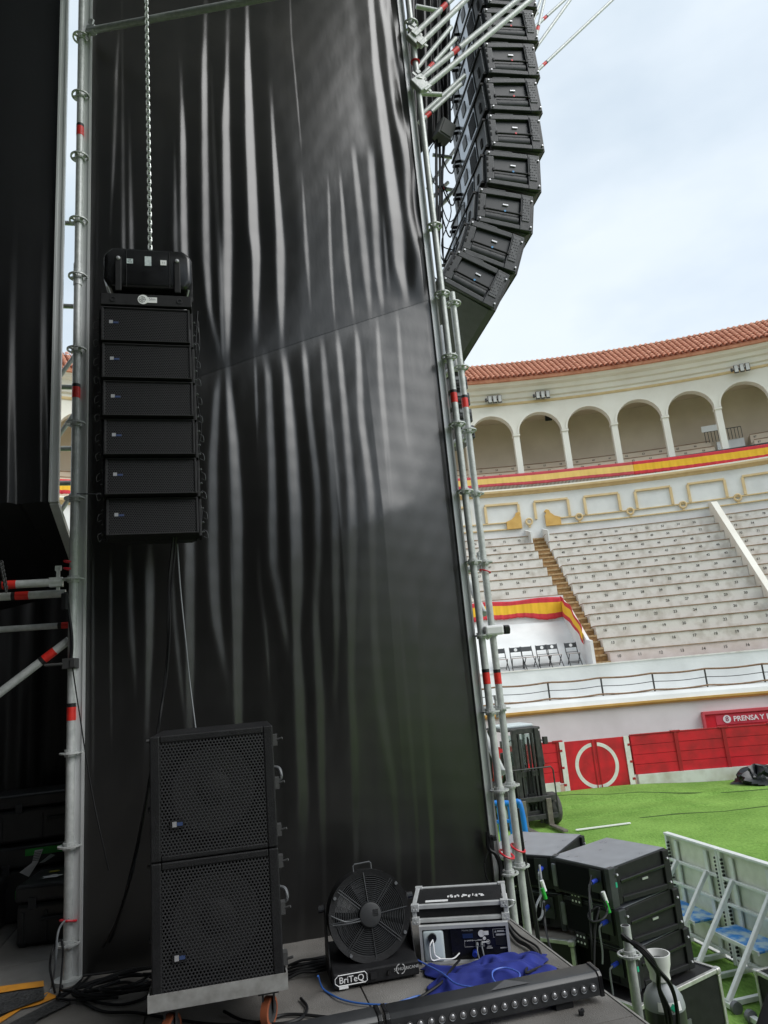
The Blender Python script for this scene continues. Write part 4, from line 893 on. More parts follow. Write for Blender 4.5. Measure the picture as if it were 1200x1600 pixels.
g=MB(); text_mb(g,'Slm',0.027,wall_mat(Vector((0.032,-0.1436,0.005)),(0,-1,0))); g.torus((-0.025,-0.1435,0.002),(0,1,0),0.018,0.0018,20,4); g.torus((-0.025,-0.1435,0.002),(0,1,0),0.009,0.0014,16,4); g.box((-0.025,-0.1437,0.002),(0.045,0.001,0.0016)); g.box((-0.025,-0.1437,0.002),(0.0016,0.001,0.045)); g.build('print',mat('sticker_grey',(0.18,0.18,0.19),0.5),st)
# six small line array cabinets
def small_cab(k,label):
    t=thing('line_array_speaker',label,'loudspeaker',group='small hanging line array'); w=0.50; h=0.225
    g=MB(); g.prism([(-w/2,-h/2),(w/2,-h/2),(w/2,h/2),(-w/2,h/2)],-0.118,0.0); 
    g.hexa([(-w/2+0.04,0.16,-h/2+0.03),(-w/2,0.0,-h/2),(w/2,0.0,-h/2),(w/2-0.04,0.16,-h/2+0.03)][::-1],[(-w/2+0.04,0.16,h/2-0.03),(-w/2,0.0,h/2),(w/2,0.0,h/2),(w/2-0.04,0.16,h/2-0.03)][::-1]); g.build('cabinet',M_cab,t)
    fr=MB()
    for s in(-1,1): fr.box((0,-0.128,s*(h/2-0.004)),(w,0.022,0.008)); fr.box((s*(w/2-0.006),-0.128,0),(0.012,0.022,h-0.016))
    fr.build('frame',M_cab,t,bevel=0.002)
    g=MB(); g.add([(-w/2+0.012,-0.132,-h/2+0.008),(w/2-0.012,-0.132,-h/2+0.008),(w/2-0.012,-0.132,h/2-0.008),(-w/2+0.012,-0.132,h/2-0.008)],[(0,1,2,3)]); g.build('grille',M_gr1,t)
    g=MB(); g.box((0,-0.1195,0),(w-0.03,0.002,h-0.03)); g.build('foam',M_foam,t)
    g=MB(); g.box((-0.196,-0.1345,0.012),(0.020,0.003,0.020)); bd=g.build('badge',M_silver,t)
    g=MB(); g.box((-0.170,-0.1345,0.008),(0.030,0.003,0.011)); g.build('badge_strip',M_blueb,bd)
    for s in(-1,1):
        g=MB(); g.box((s*(w/2+0.010),-0.06,0),(0.016,0.06,h+0.01)); g.box((s*(w/2+0.012),0.07,0),(0.014,0.04,h*0.8)); rg=g.build('rigging_arm',M_black,t,bevel=0.003)
        g=MB()
        for zz in(-0.09,-0.03,0.06): g.cyl((s*(w/2+0.017),-0.07,zz),(s*(w/2+0.03),-0.075,zz+0.004),0.006,8)
        for zz in (-0.075,0.045):
            cx=s*(w/2+0.028); a=random.uniform(-0.5,0.5)
            g.tube(spline([(cx,-0.075,zz),(cx+s*0.02,-0.085,zz-0.02),(cx+s*(0.012+0.012*random.random()),-0.08,zz-0.055),(cx,-0.07,zz-0.04)],4),0.0016,5)
        stuff(g.build('quick_pin',M_iron if s<0 else M_panel,rg))
    return t
ordn=['topmost','second from the top','third from the top','fourth from the top','fifth from the top','bottom']
zt0=hu(160,478)[1]; zb0=hu(168,838)[1]; acc=S(hu(229,478)[0],TA-0.132,zt0)
proto=None; tilt=0.0; Hc=(zt0-zb0)/6.0
cur_top=Vector((0,0,zt0)); pos_y=0.0
for i in range(6):
    lab=f'black grilled line array loudspeaker, {ordn[i]} of the small hanging six'
    c=small_cab(i,lab) if i==0 else copy_tree(proto)
    if i==0: proto=c
    c['label']=lab; tilt=-R(0.4+0.9*i)
    zc=zt0-Hc*(i+0.5); dy=0.006*i+0.004*i*i*0.5
    c.location=S(hu(229+i*1.2,660)[0]+0.0,TA-0.132-dy,zc); c.rotation_euler=(tilt,0,A14+0.02); c.scale=(1,1,(Hc-0.004)/0.235)
g=MB(); c=Vector(S(hu(290,721)[0],TA+0.008,hu(290,721)[1])); 
# cables falling from the small array to the floor behind the subs
def cable(name,label,pts,r=0.006,m=None,n=6,sm=6,cat='cable',group=None):
    g=MB(); g.tube(spline(pts,sm),r,n); return tag(g.build(name,m or M_cable,smooth=True,fix=False),label,cat,group)
def T(px,py,t): u,z=on_t(px,py,t); return S(u,t,z)
cable('speaker_cable','thick black cable hanging from the small loudspeakers beside the taut one',[T(271,838,.45),T(265,900,.42),T(263,960,.42),T(262,1020,.4),T(255,1085,.4),T(247,1140,.42),T(232,1230,.4)],0.008)
cable('speaker_cable','middle black cable of the three hanging below the small loudspeakers',[T(275,838,.45),T(272,880,.42),T(266,940,.42),T(265,1000,.42),T(260,1060,.4),T(251,1110,.4),T(240,1180,.38)],0.006)
cable('safety_line','thin taut grey line from the small loudspeakers to the top subwoofer',[T(277,850,.42),T(282,920,.42),T(290,1000,.45),T(296,1060,.45),T(306,1140,.5)],0.004,M_gcable)
for k in range(3):
    pts=[]
    for i in range(9):
        pts.append(T(303+k*2+3*math.sin(i*1.7+k)+(6 if (i+k)%3==0 else 0),486+i*43+k*8,0.40+0.02*math.sin(i)))
    cable('link_cable',('black link cable with loops down the right flank of the small array','wavy black link cable hugging the small array','outermost black link cable beside the small array')[k],pts,0.0035)
cable('tie_line','thin black line tying the small array back to the left post',[S(-0.02,0.1,on_t(135,771,.1)[1]),T(150,772,.35),T(168,772,.5)],0.004)
# ================================================================== subwoofers
TS=1.10; su0,su1=0.481,1.035; SW=su1-su0; zs0=2.272; zs1=on_t(240,1150,TS)[1]; SH=(zs1-zs0)/2; SD=0.56
print('sub',SW,SH,zs1)
dl=thing('speaker_dolly','worn aluminium dolly on orange castors under the subwoofers','dolly',S((su0+su1)/2,TS-SD/2,DECK),(0,0,A14-0.03))
g=MB(); g.box((0,0,zs0-DECK-0.022),(SW+0.03,SD+0.04,0.040)); g.build('tray',M_alu_d,dl,bevel=0.004)
g=MB()
for s in(-1,1): g.box((s*(SW/2+0.012),0,zs0-DECK-0.0),(0.006,SD+0.04,0.05))
g.box((0,-SD/2-0.018,zs0-DECK-0.008),(SW+0.03,0.005,0.065)); g.build('lip',M_alu_d,dl)
for sx in(-1,1):
    for sy in(-1,1):
        x,y=sx*(SW/2-0.07),sy*(SD/2-0.07)
        g=MB(); g.box((x,y,0.145),(0.09,0.09,0.012)); g.box((x-0.024,y,0.10),(0.008,0.05,0.09)); g.box((x+0.024,y,0.10),(0.008,0.05,0.09)); cs=g.build('castor',M_iron,dl)
        g=MB(); g.lathe([(0.045,-0.018),(0.058,-0.016),(0.058,0.016),(0.045,0.018)],24,(x,y,0.058),(0.9,-0.45,0),close=True); g.build('tyre',M_orange,cs,smooth=True)
        g=MB(); g.lathe([(0,-0.02),(0.045,-0.016),(0.045,0.016),(0,0.02)],20,(x,y,0.058),(0.9,-0.45,0)); g.build('hub',M_iron,cs,smooth=True)
def sub(label,zb,strip):
    t=thing('subwoofer',label,'loudspeaker',S((su0+su1)/2,TS-SD/2,zb),(0,0,A14-0.03),'subwoofer stack')
    w,h,d=SW,SH-0.004,SD; e=0.016
    g=MB(); b=0.028
    g.box((0,0.03,h/2),(w,d-0.06,h)); g.build('cabinet',M_cab,t,bevel=0.008)
    fr=MB(); fd=0.05; y=-d/2+fd/2-0.02
    for s in(-1,1):
        fr.box((s*(w/2-0.0225),y+0.01,h/2),(0.045,fd,h))
    fr.box((0,y+0.01,h-0.016),(w-0.09,fd,0.032)); fr.box((0,y+0.01,0.012),(w-0.09,fd,0.024)); fr.build('front_frame',M_cab,t,bevel=0.006)
    g=MB(); yy=-d/2-0.008; g.add([(-w/2+0.045,yy,0.024),(w/2-0.045,yy,0.024),(w/2-0.045,yy,h-0.032),(-w/2+0.045,yy,h-0.032)],[(0,1,2,3)]); g.build('grille',M_gr2,t)
    g=MB(); cy=-d/2+0.032; cz=h*0.52; rr=0.205
    g.lathe([(rr+0.02,0.0),(rr+0.012,0.012),(rr,0.016),(rr-0.012,0.010),(rr-0.02,0.0)],36,(0,cy,cz),(0,-1,0)); g.build('surround',M_foam,t,smooth=True)
    g=MB(); g.lathe([(rr-0.02,0.010),(0.075,0.001),(0.07,0.001)],36,(0,cy,cz),(0,-1,0)); g.build('cone',M_cone,t,smooth=True)
    g=MB(); g.lathe([(0.075,0.002),(0.055,0.016),(0.03,0.023),(0.0,0.025)],24,(0,cy,cz),(0,-1,0)); g.build('dust_cap',M_cone,t,smooth=True)
    g=MB(); g.box((-w/2+0.115,yy-0.004,h*0.28),(0.058,0.006,0.034)); bd=g.build('badge',M_black,t)
    g=MB(); g.box((-w/2+0.105,yy-0.008,h*0.28),(0.018,0.003,0.022)); g.build('badge_square',M_silver,bd); g=MB(); g.box((-w/2+0.128,yy-0.008,h*0.28),(0.024,0.003,0.014)); g.build('badge_strip',M_blueb,bd)
    for zz in (0.06,h*0.5,h-0.07):
        g=MB(); g.box((w/2+0.012,-d/2+0.06,zz),(0.02,0.05,0.05)); g.cyl((w/2+0.02,-d/2+0.04,zz),(w/2+0.045,-d/2+0.03,zz+0.006),0.006,8); g.build('rigging_pin',M_iron,t)
    g=MB(); g.tube(spline([(w/2+0.0,-0.12,h*0.62),(w/2+0.03,-0.14,h*0.60),(w/2+0.035,-0.15,h*0.52),(w/2+0.0,-0.13,h*0.48)],5),0.008,8); g.build('rope_handle',M_panel,t,smooth=True)
    g=MB(); g.cyl((-w/2-0.02,-d/2+0.06,h-0.02),(-w/2,-d/2+0.06,h-0.02),0.008,8); g.cyl((-w/2-0.015,-d/2+0.06,h*0.4),(-w/2,-d/2+0.06,h*0.4),0.012,8); g.build('rigging_pin',M_iron,t)
    return t
sub('big black grilled subwoofer, lower one resting on the dolly',zs0,True); sub('big black grilled subwoofer on top of the stack',zs0+SH,False)
# ================================================================== stage fan
fu=(1.289+1.694)/2; ft=0.83
fan=thing('stage_fan','round black stage fan on a tilted base with white lettering','fan',S(fu,ft,DECK),(0,0,A14-0.02))
FW=0.425
g=MB(); g.add([(-FW/2,0,0.012),(FW/2,0,0.012),(FW/2,0.30,0.012),(-FW/2,0.30,0.012),(-FW/2,0.0,0.075),(FW/2,0.0,0.075),(FW/2,0.30,0.13),(-FW/2,0.30,0.13)],[(3,2,1,0),(4,5,6,7),(0,1,5,4),(1,2,6,5),(2,3,7,6),(3,0,4,7)]); g.build('base',M_black,fan,bevel=0.006)
for s in(-1,1):
    g=MB(); g.add([(s*FW/2,0.06,0.02),(s*FW/2,0.26,0.02),(s*FW/2,0.20,0.34),(s*FW/2,0.16,0.34),(s*(FW/2+0.005),0.06,0.02),(s*(FW/2+0.005),0.26,0.02),(s*(FW/2+0.005),0.20,0.34),(s*(FW/2+0.005),0.16,0.34)],[(0,1,2,3),(7,6,5,4),(0,4,5,1),(1,5,6,2),(2,6,7,3),(3,7,4,0)]); g.build('side_bracket',M_black,fan)
    g=MB(); g.cyl((s*(FW/2+0.004),0.18,0.32),(s*(FW/2+0.035),0.18,0.32),0.018,12); g.build('knob',M_blackg,fan)
fz=on_t(574,1430,ft-0.12)[1]-DECK; FR=0.208
hd=D.objects.new('fan_head',None); COL.objects.link(hd); hd.parent=fan; hd.location=(0,0.14,fz); hd.rotation_euler=(R(-9),0,0)
ca=MB(); ca.lathe([(FR-0.03,-0.055),(FR,-0.06),(FR,0.0),(FR-0.004,0.10),(FR-0.035,0.11),(FR-0.035,-0.02)],40,(0,0,0),(0,1,0),close=True); ca.build('casing',M_black,hd,smooth=True)
g=MB()
for k in range(15):
    rr=0.055+k*0.0088; g.torus((0,-0.052-0.012*(1-rr/FR)**1.0,0),(0,1,0),rr,0.0021,34,4)
g.build('guard_rings',mat('fan_guard',(0.06,0.062,0.065),0.4,0.2),hd,smooth=True)
for k in range(8):
    a=R(90+45*k+4); g=MB(); d=Vector((math.cos(a),0,math.sin(a))); p=Vector((-math.sin(a),0,math.cos(a)))*(0.006 if k%2 else 0.0)
    for q_ in ((p,-p) if k%2 else (p,)): g.tube([d*0.055+q_+Vector((0,-0.066,0)),d*(FR-0.005)+q_+Vector((0,-0.056,0))],0.0024,5)
    g.build('guard_strut',mat('fan_guard',(0.06,0.062,0.065),0.4,0.2),hd)
g=MB(); g.cyl((0,-0.05,0.005),(0,-0.085,0.005),0.056,24); mo=g.build('motor',mat('motor_grey',(0.03,0.031,0.033),0.5),hd,bevel=0.006,smooth=True)
g=MB()
for i in range(4):
    for j in range(4): g.box((0.016+i*0.007,-0.0862,0.0+j*0.008),(0.005,0.003,0.005))
g.build('vent',M_blktape,mo)
for k in range(7):
    a=2*math.pi*k/7; g=MB(); vs=[]
    for i in range(5):
        rr=0.05+i*0.030; 
        for s,yy in((-1,0.015),(1,-0.015)): vs.append((rr*math.cos(a+s*0.28),0.02+yy,rr*math.sin(a+s*0.28)))
    g.add(vs,[(2*i,2*i+2,2*i+3,2*i+1) for i in range(4)]); g.build('blade',M_pad,hd)
g=MB(); g.cyl((0,0.105,0),(0,0.11,0),FR-0.035,32); g.build('rear_cover',M_foam,hd)
for a in (R(150),R(-30),R(-125),R(40)):
    g=MB(); g.cyl(((FR-0.012)*math.cos(a),-0.058,(FR-0.012)*math.sin(a)),((FR-0.012)*math.cos(a),-0.068,(FR-0.012)*math.sin(a)),0.008,10); g.build('bolt',M_panel,hd)
g=MB(); g.tube([(-0.055,0.0,FR-0.012),(-0.055,0.0,FR+0.02),(-0.048,0,FR+0.026),(0.032,0,FR+0.030),(0.040,0,FR+0.022),(0.040,0,FR-0.008)],0.0035,6); g.build('handle',M_panel,hd)
g=MB(); g.tube(spline([(-FR,-0.05,0.03),(-0.15,-0.075,0.0),(-0.11,-0.075,-0.012),(-0.04,-0.08,-0.003)]),0.003,6); g.tube(spline([(-FR,-0.05,-0.02),(-0.12,-0.075,-0.02),(-0.04,-0.08,-0.016)]),0.003,6); g.build('lead',M_panel,hd)
g=MB(); wm=wall_mat(Vector((-0.125,-0.004,0.046)),(0,-1,0)); text_mb(g,'BriTeQ',0.040,wm,bold=0.006)
pts=[(-0.205,-0.003,0.036),(-0.205,-0.003,0.056),(-0.19,-0.003,0.069),(-0.06,-0.003,0.069),(-0.05,-0.003,0.058),(-0.05,-0.003,0.030),(-0.06,-0.003,0.024),(-0.19,-0.003,0.024)]
g.tube(pts,0.0022,4,True); g.build('lettering',M_white,fan)
g=MB(); text_mb(g,'STHURRICANE',0.019,wall_mat(Vector((0.148,-0.004,0.052)),(0,-1,0)),bold=0.004); g.torus((0.118,-0.004,0.052),(0,1,0),0.022,0.0022,18,4,-60,80); g.torus((0.118,-0.004,0.052),(0,1,0),0.022,0.0022,18,4,120,260); g.build('lettering',mat('grey_print',(0.5,0.5,0.5),0.5),fan)
g=MB(); g.box((-0.165,-0.002,0.016),(0.045,0.004,0.012)); g.build('label',M_white,fan)
g=MB(); g.box((-0.018,-0.004,0.045),(0.03,0.01,0.028)); g.build('socket',M_blktape,fan); g=MB(); g.cyl((0.06,0.0,0.048),(0.06,-0.014,0.048),0.009,12); g.build('switch',M_blackg,fan)
# ================================================================== hazer in its flight case
hp0=S(1.758,0.689,DECK); hp1=S(2.186,0.842,DECK); hzw=(hp1-hp0).length; ang=math.atan2(hp1.y-hp0.y,hp1.x-hp0.x)
hz=thing('haze_machine','haze machine in an aluminium edged black flight case with its lid on','haze machine',(hp0+hp1)/2,(0,0,ang))
W2=hzw/2; HB=0.176; HL=0.084; DP=0.30
g=MB(); g.box((0,DP/2+0.012,HB/2),(2*W2-0.01,DP,HB-0.004)); g.build('body',M_black,hz)
fr=MB()
for s in(-1,1): fr.box((s*(W2-0.006),0.006,HB/2),(0.014,0.03,HB))
fr.box((0,0.006,HB-0.008),(2*W2-0.026,0.03,0.016)); fr.box((0,0.006,0.006),(2*W2-0.026,0.03,0.012)); fr.build('edge_profile',M_alu,hz)
g=MB(); g.box((0.075,0.004,HB/2),(2*W2-0.165,0.008,HB-0.03)); pn=g.build('control_panel',M_blackg,hz)
g=MB(); g.box((-W2+0.068,0.0,HB/2-0.004),(0.105,0.03,HB-0.034)); bt=g.build('fluid_bottle',mat('milky_plastic',(0.62,0.70,0.72),0.35,c2=(0.5,0.58,0.6),scale=5),hz,bevel=0.012,smooth=True)
g=MB(); g.cyl((-W2+0.065,-0.012,HB-0.05),(-W2+0.065,-0.03,HB-0.05),0.022,16); cp=g.build('cap',M_blackg,bt)
g=MB(); g.tube(spline([(-W2+0.067,-0.03,HB-0.055),(-W2+0.05,-0.05,HB-0.08),(-W2+0.055,-0.05,HB-0.14),(-W2+0.10,-0.04,0.035),(-W2+0.16,-0.03,0.030),(-W2+0.195,-0.005,0.045)],6),0.0034,7); g.tube(spline([(-W2+0.067,-0.03,HB-0.06),(-W2+0.07,-0.045,HB-0.11),(-W2+0.075,-0.04,0.05),(-W2+0.1,-0.03,0.03)],6),0.004,6); g.build('hose',M_white,bt,smooth=True)
g=MB(); g.box((-W2+0.245,-0.002,HB-0.055),(0.052,0.004,0.02)); g.build('display',mat('display_blue',(0.02,0.035,0.10),0.2),pn)
g=MB(); text_mb(g,'POLARIS 5000',0.0095,wall_mat(Vector((-W2+0.245,-0.002,HB-0.030)),(0,-1,0)))
for x,z_,s_,tx in ((-W2+0.32,HB-0.078,0.006,'HAZER'),): pass
for i in range(4): g.box((-W2+0.228+i*0.013,-0.001,HB-0.078),(0.004,0.003,0.006))
for (a,b,c,d) in ((0.225,0.282,0.070,0.098),(0.282,0.325,0.070,0.098)):
    for zz in (c,d): g.box((-W2+(a+b)/2,-0.001,zz),(b-a,0.002,0.0014))
    for xx in (a,b): g.box((-W2+xx,-0.001,(c+d)/2),(0.0014,0.002,d-c))
g.box((-W2+0.25,-0.001,0.099),(0.024,0.003,0.004)); g.box((-W2+0.305,-0.001,0.099),(0.024,0.003,0.004))
g.torus((-W2+0.345,-0.001,0.088),(0,1,0),0.009,0.0018,14,4); g.box((-W2+0.35,-0.001,0.060),(0.03,0.002,0.004)); g.box((-W2+0.35,-0.001,0.068),(0.02,0.002,0.003)); g.box((-W2+0.422,-0.001,0.058),(0.036,0.002,0.005))
a,b,c,d=0.375,0.452,HB-0.068,HB-0.030
for zz in (c,d): g.box((-W2+(a+b)/2,-0.001,zz),(b-a,0.002,0.0016))
for xx in (a,b): g.box((-W2+xx,-0.001,(c+d)/2),(0.0016,0.002,d-c))
for s in(-1,1):
    x=-W2+(a+b)/2+s*0.026; g.add([(x-0.006,-0.002,d-0.016),(x+0.006,-0.002,d-0.016),(x,-0.002,d-0.006)],[(0,1,2)])
g.box((-W2+(a+b)/2,-0.001,d-0.011),(0.036,0.002,0.007)); g.box((-W2+(a+b)/2,-0.001,c+0.011),(0.05,0.002,0.008)); g.build('print',mat('panel_print',(0.42,0.42,0.43),0.5),pn)
g=MB(); g.cyl((-W2+0.315,-0.001,HB-0.047),(-W2+0.315,-0.004,HB-0.047),0.016,18); g.box((-W2+0.337,-0.002,HB-0.046),(0.03,0.004,0.018)); g.cyl((-W2+0.328,-0.001,HB-0.070),(-W2+0.328,-0.003,HB-0.070),0.008,12); g.box((-W2+0.331,-0.002,HB-0.087),(0.036,0.003,0.005)); g.build('sticker',M_white,pn)
g=MB(); g.box((-W2+0.415,0.0,0.092),(0.065,0.006,0.042)); g.build('socket_panel',M_blktape,pn)
for i,x in enumerate((0.288,0.312)):
    g=MB(); g.cyl((-W2+x,0.0,0.083),(-W2+x,-0.028,0.078),0.008,10); g.tube(spline([(-W2+x,-0.028,0.078),(-W2+x+0.004*i,-0.05,0.055),(-W2+x+0.012,-0.07,0.02),(-W2+x+0.03,-0.10,0.012)]),0.0035,6); g.build('plug',M_gcable,pn,smooth=True)
g=MB(); g.cyl((-W2+0.275,0.0,0.048),(-W2+0.272,-0.03,0.042),0.013,12); g.build('blue_plug',M_blue,pn,smooth=True)
# lid, pushed back a little
ld=D.objects.new('lid',None); COL.objects.link(ld); ld.parent=hz; ld.location=(-0.012,0.05,HB+0.002)
g=MB(); g.box((0,DP/2+0.006,HL/2),(2*W2-0.004,DP,HL-0.008)); g.build('lid_panel',M_black,ld)
fr=MB(); LW=W2+0.012; y0,y1=0.0,DP+0.012
for zz in (0.010,HL-0.008):
    for yy in (y0,y1): fr.box((0,yy,zz),(2*LW-0.03,0.022,0.020))
for s in(-1,1):
    fr.box((s*LW,(y0+y1)/2,HL-0.008),(0.022,y1-y0-0.03,0.020)); fr.box((s*LW,y0,HL/2),(0.022,0.022,HL-0.05)); fr.box((s*LW,(y0+y1)/2,0.010),(0.022,y1-y0-0.03,0.020))
fr.build('edge_profile',M_alu,ld,bevel=0.002,seg=1)
for s in(-1,1):
    for yy in(y0,y1):
        for zz in (0.012,HL-0.010):
            g=MB(); g.box((s*(LW-0.006),yy-0.004 if yy==y0 else yy,zz),(0.040,0.030,0.034)); 
            for dx,dz in ((-0.008,-0.006),(0.008,-0.006),(0,0.008)): g.cyl((s*(LW-0.006)+dx,yy-0.019,zz+dz),(s*(LW-0.006)+dx,yy-0.023,zz+dz),0.0035,6)
            g.build('ball_corner',M_alu,ld,bevel=0.007)
g=MB(); g.box((-0.12,0.05,HL+0.001),(0.12,0.03,0.002)); 
tmat=Matrix.Translation((0.04,0.12,HL+0.001))
[g.box((-0.06+0.012*k+0.004*math.sin(k*2.3),0.115+0.012*math.sin(k*1.9),HL+0.001),(0.009+0.004*math.sin(k),0.028+0.02*math.sin(k*3.1),0.002)) for k in range(17)]; stuff(g.build('lid_print',M_white,ld))
for s in(1,):
    g=MB(); g.tube(spline([(LW+0.012,0.10,HL*0.7),(LW+0.05,0.10,HL*0.6),(LW+0.05,0.16,HL*0.2),(LW+0.012,0.16,0.0)]),0.0035,6); g.box((LW+0.012,0.13,HL*0.2),(0.008,0.10,0.10)); g.build('catch',M_alu,ld)
# ================================================================== blue cloth in front of the hazer
M_cloth=mat('royal_blue_cloth',(0.009,0.018,0.16),0.85,c2=(0.015,0.028,0.24),scale=8)
def blanket(name,label,cu,ct,wu,wt,amp,seed,hgt=0.05):
    r_=np.random.default_rng(seed); nx,ny=120,60
    A,Bq=np.meshgrid(np.linspace(-1,1,nx+1),np.linspace(-1,1,ny+1)); Hh=np.zeros_like(A)
    for k in range(46):
        cx,cy,an=r_.uniform(-1,1),r_.uniform(-1,1),r_.uniform(-0.9,0.9)+(1.4 if r_.random()<0.35 else 0); ln,wd,am=r_.uniform(0.25,0.9),r_.uniform(0.035,0.11),r_.uniform(0.25,1.0)
        dx,dy=A-cx,(Bq-cy)*0.5; p_=dx*math.cos(an)+dy*math.sin(an); q_=-dx*math.sin(an)+dy*math.cos(an)+0.10*np.sin(4*p_+k)
        Hh+=am*np.exp(-(q_/wd)**2-(p_/ln)**4)
    Hh=np.tanh(Hh*0.55)
    ed=np.clip(1-np.maximum(np.abs(A)**6,np.abs(Bq)**6),0,1); ph=r_.uniform(0,6.28,4)
    X_=A*wu*(1+0.10*np.sin(3*Bq+ph[0])+0.05*np.sin(8*Bq+ph[1])); Y_=Bq*wt*(1+0.16*np.sin(4*A+ph[2])+0.08*np.sin(9*A+ph[3])); Z_=0.006+amp*Hh*(0.10+0.90*ed)
    vs=[(X_[j,i],Y_[j,i],Z_[j,i]) for j in range(ny+1) for i in range(nx+1)]
    g=MB(); g.add(vs,[(j*(nx+1)+i,j*(nx+1)+i+1,(j+1)*(nx+1)+i+1,(j+1)*(nx+1)+i) for j in range(ny) for i in range(nx)])
    o=g.build(name,M_cloth,smooth=True,fix=False); o.modifiers.clear(); o.modifiers.new('t','SOLIDIFY').thickness=0.004
    o.location=S(cu,ct,DECK+0.002); o.rotation_euler=(0,0,A14-0.15); return tag(o,label,'cloth')
blanket('cloth','crumpled royal blue cloth on the deck in front of the haze machine',2.02,0.98,0.31,0.155,0.060,3)
# ================================================================== LED bars
def led_bar(label,ua,ub,zrot,seed):
    L_=ub-ua; t=thing('led_bar',label,'light bar',S((ua+ub)/2,1.455,DECK+0.02),(0,0,A14+zrot),'LED bars on the deck edge')
    g=MB(); prof=[(0,0.012),(0.004,0.083),(0.020,0.099),(0.100,0.104),(0.112,0.093),(0.112,0.010)]
    g.T=Matrix.Rotation(math.pi/2,4,'Z'); g.prism(prof,-L_/2+0.02,L_/2-0.02); g.T=None; g.build('housing',mat('led_housing',(0.02,0.021,0.023),0.38,c2=(0.03,0.031,0.033),scale=12),t,bevel=0.003,smooth=True)
    for s in(-1,1):
        g=MB(); g.T=Matrix.Rotation(math.pi/2,4,'Z'); pr=[(-0.003,0.006),(0.001,0.086),(0.018,0.103),(0.101,0.108),(0.116,0.096),(0.116,0.005)]
        g.prism(pr,s*(L_/2)-0.02 if s>0 else -L_/2,s*(L_/2) if s>0 else -L_/2+0.02); g.T=None; g.build('end_cap',M_blackg,t,bevel=0.004)
    n=int(L_/0.0475)
    for i in range(n):
        x=-L_/2+0.05+i*(L_-0.10)/(n-1)
        g=MB(); g.lathe([(0.0115,0.003),(0.0150,0.004),(0.0150,0.0)],18,(x,0.001,0.048),(0,-1,0.045)); rg=g.build('lens_ring',mat('lens_ring',(0.25,0.25,0.26),0.3,0.8),t,smooth=True)
        g=MB(); g.lathe([(0.0,0.006),(0.006,0.005),(0.010,0.002),(0.0115,0.0)],16,(x,0.001,0.048),(0,-1,0.045)); g.build('lens',mat('led_lens',(0.30,0.30,0.31),0.12,0.4),rg,smooth=True)
    g=MB()
    for x in(-0.30,0.30): g.box((x,0.065,-0.004),(0.08,0.09,0.03))
    g.build('foot',M_black,t)
    return t
ba=led_bar('black LED light bar with round lenses at the deck edge, right one',1.395,2.362,0.0,1)
g=MB(); g.add([(-0.02,0.03,0.1022),(0.16,0.03,0.1022),(0.07,0.095,0.1062)],[(0,1,2)]); g.build('logo_triangle',mat('logo_grey',(0.10,0.10,0.105),0.5),ba)
led_bar('black LED light bar continuing to the left out of the photo',0.40,1.385,0.0,2)
